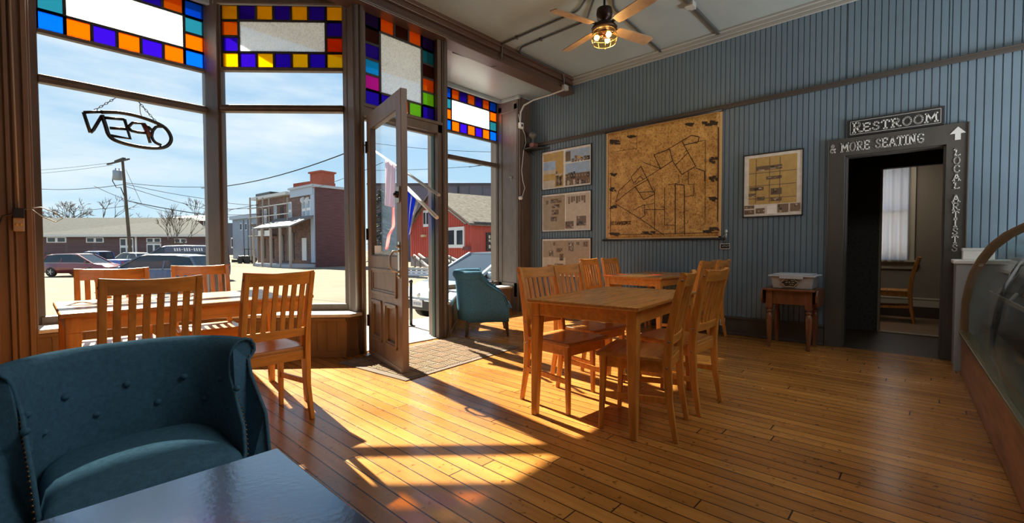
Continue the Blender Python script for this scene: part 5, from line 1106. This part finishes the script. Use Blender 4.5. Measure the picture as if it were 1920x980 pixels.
for x0, x1, y0, y1 in ((489, 494, 394, 418), (504, 509, 392, 418), (527, 533, 388, 415), (492, 498, 447, 484), (508, 514, 447, 484)): w = MB(); FL.slab(w, x0, x1, y0, y1, 0, 0.06); w.build('door_opening', mat('shadow brown door', (0.05, 0.032, 0.03), 0.7), bh)
po = MB(); a0, a1 = FL.pt(520, 424, 2.6), FL.pt(591, 424, 2.6); zl = fe(555, 427, 48); zh = fe(555, 408, 50)
b0, b1 = FL.pt(520, 424, 0), FL.pt(591, 424, 0)
po.hexa([(*a0.xy, zl), (*a1.xy, zl), (*b1.xy, zh), (*b0.xy, zh)], [(*a0.xy, zl+0.18), (*a1.xy, zl+0.18), (*b1.xy, zh+0.18), (*b0.xy, zh+0.18)]); po.build('porch_roof', mat('pale porch roof', (0.16, 0.15, 0.14), 0.7), bh)
for k in range(5):
    q = a0.lerp(a1, k/4); w = MB(); w.bar((q.x, q.y, GZ), (q.x, q.y, zl), 0.2, 0.2, up=(0, 1, 0)); w.build('porch_post', mat('porch post', (0.42, 0.34, 0.28), 0.7), bh)
w = MB(); w.hexa([(*p.xy, GZ) for p in (a0, a1, b1, b0)], [(*p.xy, GZ+0.35) for p in (a0, a1, b1, b0)]); w.build('porch_deck', mat('grey porch deck', (0.40, 0.42, 0.45), 0.7), bh)
w = MB(); FL.slab(w, 568, 576, 446, 488, 0.02, 0.1); w.build('door', winw, bh)
w = MB(); FL.slab(w, 524, 533, 440, 488, 0.02, 0.08); FL.slab(w, 540, 552, 436, 488, 0.02, 0.08); w.build('shop_window', mat('dim shop window', (0.07, 0.055, 0.05), 0.3), bh)
for x0, x1 in ((525, 534), (537, 547)): w = MB(); FL.slab(w, x0, x1, 433, 443, 2.3, 2.4); w.build('porch_banner', winw, bh)

# blue-grey house row, far
Fg = Face(437, 92, 486, 84); gb = thing('building', 'pale blue grey wooden house beyond the brick house', 'building', Fg.pt(460, 485))
A, B = Fg.A, Fg.B; w = MB(); zt = fe(460, 408, 88); w.hexa([(*p.xy, GZ) for p in (A, B, B+fh*10, A+fh*10)], [(A.x, A.y, fe(437, 412, 92)), (B.x, B.y, fe(486, 403, 84)), (*(B+fh*10).xy, zt), (*(A+fh*10).xy, zt)]); w.build('wall', mat('blue grey siding', (0.36, 0.43, 0.50), 0.8, var=0.15, scale=(2, 2, 2)), gb)
w = MB(); Fg.slab(w, 436, 487, 403, 410, -0.2, 0.5); w.build('eave', mat('pale eave', (0.5, 0.55, 0.6), 0.7), gb)
for x in (452, 461.5, 472): Fg.win(gb, x, x+3, 418, 432, winw, wing, 1)
for x in (458, 466): w = MB(); Fg.slab(w, x, x+0.8, 412, 478, 0, 0.1); w.build('downpipe', mat('slate pipe', (0.15, 0.18, 0.22), 0.6), gb)
Fd = Face(425, 105, 442, 105); w = MB(); Fd.slab(w, 428, 442, 418, 478, -6, 0)
db = thing('building', 'narrow dark house edge at the left border of the middle window', 'building', Fd.pt(435, 480)); w.build('wall', mat('dark slate siding', (0.10, 0.11, 0.14), 0.8), db); Fd.win(db, 434, 440, 445, 465, winw, wing, 1)
tr = thing('tractor', 'small black utility tractor parked before the blue grey house', 'tractor', st(463, 62, GZ)); c0 = st(463, 62, GZ)
def rb(mb, c, r0, r1, f0, f1, z0, z1): P = [c+rh*r0+fh*f0, c+rh*r1+fh*f0, c+rh*r1+fh*f1, c+rh*r0+fh*f1]; mb.hexa([(p.x, p.y, GZ+z0) for p in P], [(p.x, p.y, GZ+z1) for p in P])
w = MB(); rb(w, c0, -0.9, 0.5, -0.5, 0.5, 0.4, 1.05); w.build('body', black, tr, bev=0.05)
w = MB(); rb(w, c0, -0.1, 0.9, -0.5, 0.5, 1.9, 2.0)
for a in (-0.08, 0.82): rb(w, c0, a, a+0.08, -0.5, -0.42, 0.9, 1.95); rb(w, c0, a, a+0.08, 0.42, 0.5, 0.9, 1.95)
w.build('cab_frame', black, tr)
w = MB(); rb(w, c0, -1.7, -0.9, -0.7, 0.7, 0.15, 0.55); w.build('bucket', blackmetal, tr)
for a, r_ in ((-0.6, 0.38), (0.5, 0.5)):
    for b_ in (-0.6, 0.6):
        w = MB(); q = c0+rh*a+fh*b_; w.tube([q+Vector((0, 0, r_))-fh*0.12, q+Vector((0, 0, r_))+fh*0.12], r_, 16); w.build('wheel', mat('tyre', (0.02, 0.02, 0.02), 0.7), tr)

# red wooden building with a shingle roof
Cc, Lf = st(884, 40), st(770, 50); gdir = (Lf-Cc); sdir = Vector((gdir.y, -gdir.x, 0)).normalized(); sdir = sdir if sdir.dot(fh) > 0 else -sdir
rbd = thing('building', 'red board building with a grey shingle roof beyond the street door', 'building', (*Cc.xy, GZ))
zev, zpk, zb = fe(880, 418, 40), fe(815, 364, 45.5), fe(884, 484, 40)
Wg = gdir.length; gu = gdir.normalized(); Ln = sdir*14; Pk = Cc+gdir*0.55
redm = mat('red painted boards', (0.50, 0.075, 0.05), 0.7, var=0.22, scale=(6, 6, 0.6))
w = MB(); w.prism([(*Cc.xy, zb), (*Lf.xy, zb), (*Lf.xy, zev), (*Pk.xy, zpk), (*Cc.xy, zev)], Ln); w.build('wall', redm, rbd)
w = MB()
for a, b in ((Cc, -1), (Lf, 1)):
    oe = a+gu*0.5*b-sdir*0.5; pk = Pk-sdir*0.5; dz = (zpk-zev)/(Pk-a).length*0.5
    w.prism([(*oe.xy, zev-dz), (*pk.xy, zpk+0.05), (*pk.xy, zpk+0.25), (*oe.xy, zev-dz+0.2)], Ln+sdir)
w.build('roof', shing2, rbd)
w = MB(); Fs = Face(884, 40, 884, 40); Fs.A, Fs.B = Cc, Cc+sdir*10; nn_ = Vector((-sdir.y, sdir.x)); Fs.n = nn_ if nn_.dot(-Cc.xy) > 0 else -nn_
Fs.slab(w, 884, 940, 417, 422, 0.3, 0.5); w.build('eave_board', mat('dark eave', (0.06, 0.05, 0.05), 0.6), rbd)
Fgab = Face(884, 40, 770, 50)
w = MB()
for a, sg in ((Cc, 1), (Lf, 1)): w.bar((*(a+Vector((*Fgab.n*0.55, 0))).xy, zev-0.12), (*(Pk+Vector((*Fgab.n*0.55, 0))).xy, zpk-0.1), 0.06, 0.25, up=(*Fgab.n, 0))
w.build('rake_board', mat('black rake board', (0.03, 0.026, 0.025), 0.6), rbd)
w = MB(); w.hexa([(*p.xy, GZ) for p in (Cc, Lf, Lf+Ln, Cc+Ln)], [(*p.xy, zb) for p in (Cc, Lf, Lf+Ln, Cc+Ln)]); w.build('foundation_skirt', mat('grey slat skirt', (0.13, 0.12, 0.13), 0.8, var=0.5, scale=(9, 9, 0.4)), rbd)
o = Fgab.win(rbd, 839.5, 871.5, 425.5, 464.5, winw, wing, 2, 0.16); Fgab.win(rbd, 795, 806, 394, 425, winw, wing, 2, 0.16)
w = MB(); Fgab.slab(w, 794, 800, 440, 444, 0, 0.3); w.build('wall_lamp', mat('cream lamp', (0.6, 0.5, 0.3), 0.5), rbd)
w = MB(); Fgab.slab(w, 873, 884, 462, 469, 0, 0.3); w.build('meter_box', mat('dark red box', (0.16, 0.03, 0.03), 0.6), rbd)
w = MB()
for k in range(26): 
    q = Fgab.pt(772+4.3*k, 470, 0.02); w.bar((q.x, q.y, zb), (q.x, q.y, zev+min(1, 2*min(k/26, 1-k/26))*1.5), 0.05, 0.04, up=(*Fgab.n, 0))
w.build('batten', redm, rbd)
sb_ = thing('sign', 'dark board sign with pale painted lettering on the red building', 'sign', Fs.pt(921, 470, 0.1))
w = MB(); Fs.slab(w, 911, 936, 436, 470, 0.02, 0.12); w.build('board', mat('dark brown board', (0.035, 0.022, 0.018), 0.6), sb_)
w = MB(); r_ = random.Random(5)
for yy in (441, 449, 459):
    x = 915.0
    while x < 932: ww = r_.uniform(1.5, 3.5); Fs.slab(w, x, x+ww, yy, yy+r_.uniform(4, 6.5), 0.12, 0.14); x += ww+r_.uniform(0.8, 1.6)
w.build('painted_lettering', mat('cream sign paint', (0.65, 0.55, 0.42), 0.7), sb_)
# steps and railings in front of it
sp_ = thing('wooden_steps', 'grey wooden steps with handrails leading up to the red building', 'steps', st(800, 36, gz(30))); wood_g = mat('weathered grey wood', (0.20, 0.17, 0.15), 0.8, var=0.4, scale=(4, 4, 4)); palew = mat('pale weathered rail', (0.55, 0.52, 0.48), 0.8)
def line3(name, m_, pts, w_, par): 
    b_ = MB()
    for a, b in zip(pts[:-1], pts[1:]): b_.bar(a, b, w_, w_)
    return b_.build(name, m_, par)
P3 = lambda px, y, d: Vector((*st(px, d).xy, fe(px, y, d)))
for q in (((776, 478, 38), (803, 500, 36)), ((785, 476, 39), (812, 497, 37)), ((838, 479, 38), (878, 497, 36)), ((838, 487, 38), (862, 498, 36))): line3('handrail', palew, [P3(*q[0]), P3(*q[1])], 0.14, sp_)
for px, y0, y1 in ((778, 479, 505), (788, 482, 506), (800, 484, 506), (845, 480, 505), (858, 487, 505), (872, 493, 506)): a, b = P3(px, y0, 37), P3(px, y1, 37); line3('rail_post', wood_g, [a, Vector((b.x, b.y, gz(b.y)))], 0.11, sp_)
for k in range(6): 
    a, b = P3(790+4*k, 486+3.4*k, 38-0.3*k), P3(806+4*k, 486+3.4*k, 37.4-0.3*k); line3('step', wood_g, [a, b], 0.22, sp_)
fc = thing('fence', 'low black and white board fence beside the steps', 'fence', st(785, 33, gz(26)))
for y in (503.5, 509, 514): line3('fence_board', palew if y < 507 else winw, [P3(766, y, 31), P3(815, y+1, 31)], 0.16, fc)
for px in (766, 775, 785, 795, 806, 814): a = P3(px, 501, 31.1); line3('fence_post', blackmetal, [a, Vector((a.x, a.y, gz(a.y)))], 0.16, fc)

# long dark building behind
w = MB(); A, B = st(690, 78), st(985, 78); zt = fe(820, 345.5, 78); w.hexa([(*p.xy, GZ) for p in (A, B, B+fh*15, A+fh*15)], [(*p.xy, zt) for p in (A, B, B+fh*15, A+fh*15)])
lk_ = thing('building', 'long flat-topped dark mauve building behind the red one', 'building', st(830, 78, GZ)); w.build('wall', mat('mauve grey siding', (0.135, 0.125, 0.155), 0.8, var=0.2, scale=(0.4, 0.4, 3)), lk_)
F3 = Face(690, 78, 985, 78); w = MB(); F3.slab(w, 690, 985, 344, 347, 0, 0.3); w.build('parapet_cap', mat('dark cap', (0.07, 0.065, 0.08), 0.7), lk_)
w = MB(); F3.slab(w, 858.5, 861.5, 350, 378, 0, 0.15); w.build('dark_slot', black, lk_)
for x in (880, 905, 925): w = MB(); F3.slab(w, x, x+0.7, 348, 380, 0, 0.08); w.build('panel_joint', mat('joint', (0.09, 0.085, 0.11), 0.8), lk_)

# ------------------------------------------------------------------ vehicles: local x runs to the front
tyre = MATS['tyre']; carglass = mat('car window', (0.02, 0.03, 0.045), 0.06); hubm = mat('wheel hub', (0.6, 0.6, 0.6), 0.3, metal=0.8); lampm = mat('head lamp', (0.7, 0.72, 0.72), 0.1); tail = mat('tail lamp', (0.4, 0.02, 0.02), 0.2)
def carpaint(n_, c): return mat(n_, c, 0.25, metal=0.2, coat=1.0)
def car(name, label, cat, loc, rz, paint, Lc, Wc, belt, cabin, wheels, wr=0.34, plate=False):
    """belt: stations (x, z of the body top, half width, z bottom); cabin: stations (x, z roof, half width at roof)"""
    t = thing(name, label, cat, loc, rz); K = dict(world=False)
    b = MB(); rings = []
    for x, zt, hw, zb in belt:
        rings.append(b.add([(x, -hw*0.94, zb), (x, -hw, zb+(zt-zb)*0.45), (x, -hw*0.97, zt-0.07), (x, -hw*0.86, zt), (x, hw*0.86, zt), (x, hw*0.97, zt-0.07), (x, hw, zb+(zt-zb)*0.45), (x, hw*0.94, zb)]))
    for a, c in zip(rings[:-1], rings[1:]):
        for k in range(8): b.face([a+k, a+(k+1) % 8, c+(k+1) % 8, c+k], 0, True)
    b.face([rings[0]+k for k in range(8)]); b.face([rings[-1]+k for k in reversed(range(8))])
    b.build('body', paint, t, **K)
    def top_at(x):
        for (x0, z0, h0, _), (x1, z1, h1, _) in zip(belt[:-1], belt[1:]):
            if x0 <= x <= x1: k = (x-x0)/(x1-x0); return z0+(z1-z0)*k, (h0+(h1-h0)*k)*0.88
        return belt[-1][1], belt[-1][2]*0.88
    c = MB(); rf = MB(); R_ = []; T_ = []
    for x, zr, hr in cabin:
        zt, hb = top_at(x); R_.append(c.add([(x, -hb, zt-0.03), (x, -hr, zr-0.03), (x, hr, zr-0.03), (x, hb, zt-0.03)])); T_.append(rf.add([(x, -hr-0.01, zr-0.05), (x, -hr*0.9, zr), (x, hr*0.9, zr), (x, hr+0.01, zr-0.05)]))
    for a, d in zip(R_[:-1], R_[1:]):
        for k in range(3): c.face([a+k, a+k+1, d+k+1, d+k])
    c.face([R_[0]+k for k in range(4)]); c.face([R_[-1]+k for k in reversed(range(4))]); c.build('windows', carglass, t, **K)
    i0 = [k for k, (x, zr, hr) in enumerate(cabin) if zr > max(q[1] for q in cabin)-0.16]
    for a, d in zip(i0[:-1], i0[1:]):
        for k in range(3): rf.face([T_[a]+k, T_[a]+k+1, T_[d]+k+1, T_[d]+k], 0, True)
    rf.face([T_[i0[0]]+k for k in range(4)]); rf.face([T_[i0[-1]]+k for k in reversed(range(4))]); rf.build('roof', paint, t, **K)
    pil = MB()
    for a, d in ((0, i0[0]), (i0[-1], len(cabin)-1)):
        for s_ in (-1, 1):
            x0, z0, h0 = cabin[a]; x1, z1, h1 = cabin[d]; zz0 = top_at(x0)[0] if a == 0 else z0; zz1 = top_at(x1)[0] if d == len(cabin)-1 else z1
            hh0 = top_at(x0)[1] if a == 0 else h0; hh1 = top_at(x1)[1] if d == len(cabin)-1 else h1; pil.bar((x0, s_*hh0, zz0-0.02), (x1, s_*hh1, zz1-0.02), 0.07, 0.07)
    xm = (cabin[i0[0]][0]+cabin[i0[-1]][0])/2
    for s_ in (-1, 1): pil.bar((xm, s_*top_at(xm)[1], top_at(xm)[0]-0.02), (xm, s_*cabin[i0[0]][2], cabin[i0[0]][1]-0.03), 0.07, 0.05)
    pil.build('pillars', paint, t, **K)
    tr_ = MB()
    for s_ in (-1, 1):
        P_ = [(x, s_*(top_at(x)[1]+0.012), top_at(x)[0]+0.0) for x, zr, hr in cabin]; tr_.tube(P_, 0.016, 5)
        tr_.tube([(cabin[k][0], s_*(cabin[k][2]+0.014), cabin[k][1]-0.05) for k in i0], 0.016, 5)
        tr_.build('window_trim', hubm, t, **K); tr_ = MB()
    for x in wheels:
        for s_ in (-1, 1):
            w_ = MB(); hw = max(q[2] for q in belt)-0.10; w_.lathe([(wr*0.62, -0.115), (wr*0.93, -0.115), (wr, -0.08), (wr, 0.08), (wr*0.93, 0.115), (wr*0.62, 0.115)], (x, s_*hw, wr), 22, axis='y'); o = w_.build('wheel', tyre, t, **K)
            h = MB(); h.lathe([(wr*0.62, -0.10), (wr*0.60, 0.10)], (x, s_*hw, wr), 16, axis='y')
            for q in range(5): a = 2*PI*q/5; h.bar((x, s_*(hw+0.105), wr), (x+wr*0.58*cos(a), s_*(hw+0.105), wr+wr*0.58*sin(a)), 0.05, 0.03)
            h2 = h.build('hub', hubm, o, world=False); h2.location = (0, 0, 0)
    xf, zf, hf, _ = belt[-1]; xr, zr_, hr_, _ = belt[0]
    for s_ in (-1, 1):
        m_ = MB(); m_.ball((xf-0.12, s_*hf*0.72, zf-0.16), (0.16, 0.20, 0.085), 10); m_.build('headlight', lampm, t, **K)
        m_ = MB(); m_.ball((xr+0.06, s_*hr_*0.80, zr_-0.22), (0.10, 0.13, 0.12), 8); m_.build('tail_light', tail, t, **K)
        xm2 = cabin[0][0] if cabin[0][0] > cabin[-1][0] else cabin[-1][0]
        m_ = MB(); m_.ball((xm2-0.45, s_*(hf+0.14), top_at(xm2-0.45)[0]+0.08), (0.07, 0.11, 0.07), 8); m_.build('mirror', paint, t, **K)
    bp = MB(); bp.box(xf-0.04, xf+0.035, -hf*0.75, hf*0.75, 0.30, 0.50); bp.build('grille', black, t, bev=0.02, **K)
    if plate: 
        p_ = MB(); p_.box(xf+0.035, xf+0.045, -0.16, 0.16, 0.36, 0.50); o = p_.build('licence_plate', winw, t, **K)
        p_ = MB(); r2_ = random.Random(2)
        for k in range(6): p_.box(xf+0.045, xf+0.047, -0.13+0.046*k, -0.10+0.046*k, 0.395, 0.455)
        p_.build('plate_marks', mat('blue grey plate marks', (0.25, 0.28, 0.36), 0.6), t, **K)
        p_ = MB(); p_.lathe([(0.05, 0.0), (0.055, 0.02), (0.0001, 0.03)], (xf+0.0, 0, 0.60), 16, axis='x'); p_.build('badge', hubm, t, **K)
    return t
suvbelt = [(-2.30, 0.92, 0.78, 0.34), (-2.15, 1.0, 0.88, 0.28), (-0.9, 1.0, 0.92, 0.24), (0.7, 0.98, 0.92, 0.24), (1.6, 0.94, 0.90, 0.24), (2.15, 0.84, 0.84, 0.28), (2.35, 0.68, 0.74, 0.34)]
suvcab = [(-2.22, 1.02, 0.76), (-1.85, 1.56, 0.64), (-1.2, 1.64, 0.66), (0.0, 1.66, 0.67), (0.35, 1.60, 0.66), (1.55, 0.95, 0.74)]
aL = math.atan2(-rh.y, -rh.x); aR = math.atan2(rh.y, rh.x)
def park(px, dep): p = st(px, dep); p.z = gz(p.y); return p
car('car', 'maroon estate car parked on the lot, front to the right', 'car', park(153, 33), aR, carpaint('maroon paint', (0.16, 0.012, 0.03)), 4.7, 1.84, suvbelt, suvcab, (-1.4, 1.4))
car('car', 'dark blue estate car parked in front of the van', 'car', park(300, 20.5), aL, carpaint('dark blue paint', (0.035, 0.065, 0.14)), 4.7, 1.84, suvbelt, suvcab, (-1.4, 1.4))
vanbelt = [(-2.6, 1.15, 0.92, 0.3), (-2.5, 1.2, 0.98, 0.26), (0.8, 1.2, 0.98, 0.26), (1.7, 1.1, 0.96, 0.26), (2.4, 0.95, 0.88, 0.3), (2.6, 0.75, 0.78, 0.36)]
vancab = [(-2.56, 1.25, 0.88), (-2.5, 2.12, 0.82), (-1.0, 2.16, 0.84), (0.1, 2.14, 0.83), (0.45, 2.06, 0.8), (2.1, 1.04, 0.82)]
van = car('van', 'dark blue panel van with pale lettering along its roof edge', 'van', park(335, 27.5), aL, carpaint('navy van paint', (0.02, 0.035, 0.11)), 5.2, 1.96, vanbelt, vancab, (-1.6, 1.6), 0.36)
b = MB(); b.box(-2.45, 0.15, 0.825, 0.90, 1.72, 2.08); b.build('side_panel', MATS['navy van paint'], van, world=False)
b = MB(); x = -0.4
for k in range(12):
    if k in (3, 7): b.box(x-0.10, x, 0.90, 0.906, 1.88, 1.91)
    else: b.prism([(x-0.11, 0.90, 1.80), (x-0.03, 0.90, 1.80), (x, 0.90, 1.98), (x-0.08, 0.90, 1.98)], (0, 0.006, 0))
    x -= 0.145
b.build('roof_lettering', winw, van, world=False)
pkb = [(-2.6, 1.02, 0.86, 0.4), (-2.5, 1.06, 0.92, 0.36), (0.0, 1.06, 0.93, 0.34), (1.3, 1.05, 0.93, 0.34), (2.4, 1.0, 0.88, 0.36), (2.6, 0.8, 0.8, 0.42)]
pkc = [(-0.55, 1.08, 0.8), (-0.45, 1.78, 0.7), (0.2, 1.84, 0.72), (0.75, 1.78, 0.7), (1.4, 1.06, 0.78)]
car('pickup', 'blue pickup truck half hidden behind the maroon car', 'pickup truck', park(189, 41), aL, carpaint('bright blue paint', (0.03, 0.10, 0.36)), 5.2, 1.86, pkb, pkc, (-1.6, 1.65), 0.38)
car('car', 'white car partly hidden behind the utility pole', 'car', park(246, 47), rad(-20)+aL, carpaint('white car paint', (0.72, 0.72, 0.70)), 4.7, 1.84, suvbelt, suvcab, (-1.4, 1.4))
hatb = [(-1.95, 0.86, 0.74, 0.32), (-1.8, 0.92, 0.82, 0.26), (-0.6, 0.92, 0.85, 0.22), (0.8, 0.90, 0.85, 0.22), (1.5, 0.82, 0.82, 0.22), (1.9, 0.70, 0.74, 0.26), (2.05, 0.55, 0.66, 0.3)]
hatc = [(-1.88, 0.94, 0.72), (-1.5, 1.38, 0.6), (-0.8, 1.46, 0.62), (0.1, 1.44, 0.62), (1.25, 0.89, 0.70)]
car('car', 'silver blue car parked at the kerb just outside the open door', 'car', (7.45, 7.55, gz(7.5)), rad(180), carpaint('silver blue paint', (0.30, 0.40, 0.52)), 4.0, 1.7, hatb, hatc, (-1.2, 1.3), 0.30, True)

# ------------------------------------------------------------------ utility pole and wires
pl = thing('utility_pole', 'brown wooden utility pole with a crossarm and a grey transformer', 'pole', park(242, 52)); pz0 = pl.location.z
b0, t0 = Vector((*st(246, 52).xy, pz0)), P3(234.5, 300, 52)
b = MB(); b.bar(b0, t0, 0.34, 0.34, 0.24, 0.24, up=(0, 1, 0)); b.build('pole', mat('weathered pole', (0.11, 0.085, 0.065), 0.9, var=0.3, scale=(6, 6, 1)), pl, bev=0.06)
b = MB(); b.bar(P3(206, 309, 53), P3(247, 299, 51), 0.16, 0.14); b.bar(P3(222, 304, 52.5), P3(238, 298, 51.6), 0.3, 0.2); b.build('crossarm', mat('dark crossarm', (0.05, 0.045, 0.04), 0.8), pl)
c = P3(224.5, 329, 52); b = MB(); b.lathe([(0.42, -0.55), (0.44, 0.45), (0.36, 0.55)], c, 14); b.lathe([(0.06, 0.55), (0.06, 0.8)], c+Vector((0.15, 0, 0)), 8); b.lathe([(0.06, 0.55), (0.06, 0.8)], c-Vector((0.15, 0, 0)), 8); b.build('transformer', mat('grey blue transformer', (0.26, 0.30, 0.37), 0.5), pl)
b = MB(); b.tube([P3(217, 320, 52), P3(215, 340, 52), P3(222, 352, 52), P3(230, 352, 52), P3(236, 368, 52)], 0.05, 5); b.build('drop_cable', black, pl)
wire = mat('wire', (0.035, 0.04, 0.045), 0.9)
def sagline(P, Q, sag, n=14): return [P.lerp(Q, k/n)-Vector((0, 0, sag*4*(k/n)*(1-k/n))) for k in range(n+1)]
WL = [((60, 321, 60), (236, 303, 52), .1, .02, 'upper of two thin wires left of the pole top'), ((60, 327, 60), (216, 310, 53), .1, .02, 'lower of two thin wires left of the pole top'),
      ((40, 351, 60), (236, 346, 52), .45, .035, 'thick cable level with the transformer, left of the pole'), ((238, 343, 52), (430, 349, 56), .3, .03, 'topmost cable running right from the pole'),
      ((238, 345, 52), (430, 378, 56), .2, .028, 'second cable running right from the pole'), ((240, 350, 52), (430, 401, 56), .2, .028, 'third cable running right from the pole'),
      ((180, 349, 54), (330, 400, 50), .35, .028, 'cable crossing behind the pole down to the right'), ((244, 377, 52), (430, 407, 58), .2, .05, 'thick lowest cable right of the pole'),
      ((150, 394, 60), (238, 386, 52), .1, .03, 'low cable left of the pole above the roof'), ((240, 318, 52), (268, 382, 48), 0, .02, 'steep stay wire beside the pole'),
      ((380, 353, 24), (700, 268, 16), .35, .022, 'thick wire slanting across the middle window'), ((400, 377, 60), (545, 386, 52), .2, .03, 'wire above the blue grey house, higher'), ((400, 398, 60), (500, 380, 54), .1, .03, 'wire rising to the brick house gutter'), ((400, 392, 60), (500, 388, 54), .1, .03, 'wire above the blue grey house, lower'), ((400, 402, 60), (590, 396, 50), .2, .03, 'wire level with the house gallery'),
      ((600, 350, 40), (720, 305, 30), .1, .02, 'wire slanting up right of the chimney'), ((690, 268, 40), (940, 286, 40), .2, .02, 'upper level wire seen through the doorway'), ((690, 320, 40), (940, 308, 40), .15, .02, 'lower level wire seen through the doorway'), ((880, 314, 30), (945, 303, 30), .0, .02, 'short wire in the right window')]
for (a, b, sag, r_, lab) in WL:
    m_ = MB(); m_.tube(sagline(P3(*a), P3(*b), sag), r_, 5); tag(m_.build('overhead_wire', wire), lab, 'wire', 'overhead wires')

# ------------------------------------------------------------------ trees
bark = mat('grey brown bark', (0.12, 0.10, 0.085), 0.9)
def bare_tree(label, px, dep, H, seed, spread=0.6, levels=5, r0=0.2, trunk=0.3, stems=1):
    R_ = random.Random(seed); m_ = MB(); base = st(px, dep); base.z = GZ
    def grow(p, d, L, r, lv):
        q = p+d*L; mid = p.lerp(q, 0.5)+Vector((R_.uniform(-1, 1), R_.uniform(-1, 1), R_.uniform(-0.3, 0.5)))*L*0.08
        m_.tube([p, mid, q], [r, r*0.85, r*0.68], 5 if lv > 1 else 3)
        if lv <= 0: return
        for k in range(R_.choice((2, 3, 3))):
            a = R_.uniform(0, 2*PI); sp_ = R_.uniform(0.35, 1.0)*spread; ax = d.orthogonal().normalized(); bx = d.cross(ax)
            nd = (d+(ax*cos(a)+bx*sin(a))*sp_+Vector((0, 0, 0.12))).normalized(); grow(q, nd, L*R_.uniform(0.62, 0.85), max(dep*0.00042, r*0.62), lv-1)
    for k in range(stems): grow(base, Vector((R_.uniform(-.25, .25)*(stems > 1), R_.uniform(-.25, .25)*(stems > 1), 1)).normalized(), H*trunk, r0, levels)
    return tag(m_.build('bare_tree', bark), label, 'tree')
bare_tree('big spreading bare tree behind the long brick building', 150, 92, 15.5, 11, 1.15, 6, 0.35, 0.26)
bare_tree('smaller bare tree behind the roof, just left of the pole', 215, 94, 12, 4, 0.95, 5, 0.25, 0.3)
bare_tree('leafless young tree with many thin stems in front of the long building', 330, 55, 8.2, 8, 0.6, 4, 0.07, 0.28, 4)
bare_tree('sparse bare treetop at the right end of the grey roof', 384, 118, 15, 21, 0.7, 5, 0.2, 0.3)
cn = thing('evergreen_tree', 'thin dark evergreen seen through the glass of the open door', 'tree', park(716, 33)); zb_ = cn.location.z; c = park(716, 33)
m_ = MB(); m_.bar(c, c+Vector((0, 0, 6.3)), 0.16, 0.16, 0.03, 0.03, up=(0, 1, 0)); m_.build('trunk', bark, cn)
m_ = MB(); R_ = random.Random(6)
for k in range(420):
    h = R_.uniform(0.1, 1); a = R_.uniform(0, 2*PI); L = (1-h)*1.15+0.15; p = c+Vector((0, 0, 0.5+5.8*h)); q = p+Vector((cos(a)*L, sin(a)*L, -0.25*L+R_.uniform(-.1, .1))); s_ = Vector((-sin(a), cos(a), 0))*0.10
    m_.quad(p, q-s_, q+Vector((cos(a), sin(a), -0.3))*0.22, q+s_)
m_.build('needles', mat('dark green needles', (0.055, 0.085, 0.085), 0.8), cn)

# ------------------------------------------------------------------ flags beside the door and the dark post
fl1 = thing('flag', 'blue flag on a white pole outside the doorway', 'flag', P3(812, 410, 5.0))
a, b = P3(820, 408, 5.0), P3(752, 340, 5.9); m_ = MB(); m_.tube([a, b], 0.022, 8); m_.ball(b, 0.035, 8); m_.build('flag_pole', white, fl1)
def cloth(name, m_, parent, pts_top, pts_bot, n=16, rip=0.03):
    g_ = MB()
    def f(u, v):
        k = u*(len(pts_top)-1); i = min(int(k), len(pts_top)-2); t_ = k-i; A_ = pts_top[i].lerp(pts_top[i+1], t_); B_ = pts_bot[i].lerp(pts_bot[i+1], t_)
        p = A_.lerp(B_, v); return p+fh*rip*sin(u*14+v*3)
    g_.grid(f, n, n); return g_.build(name, m_, parent, solid=0.003)
cloth('flag_cloth', glassy('blue flag cloth', (0.05, 0.1, 0.5), 0, 0.5, 0.95, (0.10, 0.20, 0.85)), fl1, [P3(757, 348, 5.85), P3(781, 372, 5.5)], [P3(763, 460, 5.85), P3(770, 425, 5.5)])
cloth('white_stripe', glassy('white flag cloth', (0.7, 0.7, 0.75), 0, 0.5, 0.95, (0.8, 0.8, 0.85)), fl1, [P3(781, 372, 5.5), P3(785, 376, 5.45)], [P3(770, 425, 5.5), P3(768, 440, 5.45)], 6)
fl2 = thing('flag', 'pale pink and white flag hanging from a slanted pole, seen through the door glass', 'flag', P3(735, 320, 7.5))
m_ = MB(); m_.tube([P3(697, 279, 7.9), P3(824, 366, 4.95)], 0.018, 8); m_.build('flag_pole', mat('grey pole', (0.4, 0.42, 0.44), 0.5), fl2)
pk_ = glassy('pale pink cloth', (0.8, 0.6, 0.66), 0, 0.5, 0.95, (0.80, 0.60, 0.68))
cloth('flag_cloth', pk_, fl2, [P3(724, 299, 7.2), P3(742, 312, 6.8)], [P3(722, 385, 7.2), P3(742, 390, 6.8)])
cloth('flag_tail', glassy('coral cloth', (0.8, 0.3, 0.28), 0, 0.5, 0.95, (0.85, 0.34, 0.32)), fl2, [P3(735, 385, 7.0), P3(736, 424, 7.0), P3(727, 440, 7.0), P3(722, 468, 7.0)], [P3(741, 385, 7.0), P3(741, 424, 7.0), P3(732, 442, 7.0), P3(728, 468, 7.0)], 14, 0.01)
sp0 = onZ(771, 623, -0.1); m_ = MB(); m_.tube([(sp0.x, sp0.y, -0.12), (sp0.x, sp0.y, 0.62)], 0.022, 10); m_.ball((sp0.x, sp0.y, 0.63), 0.03, 8); m_.lathe([(0.06, -0.012), (0.06, 0.0), (0.03, 0.012)], (sp0.x, sp0.y, 0), 14)
tag(m_.build('post', black), 'slim black post standing on the stoop just past the open door', 'post')
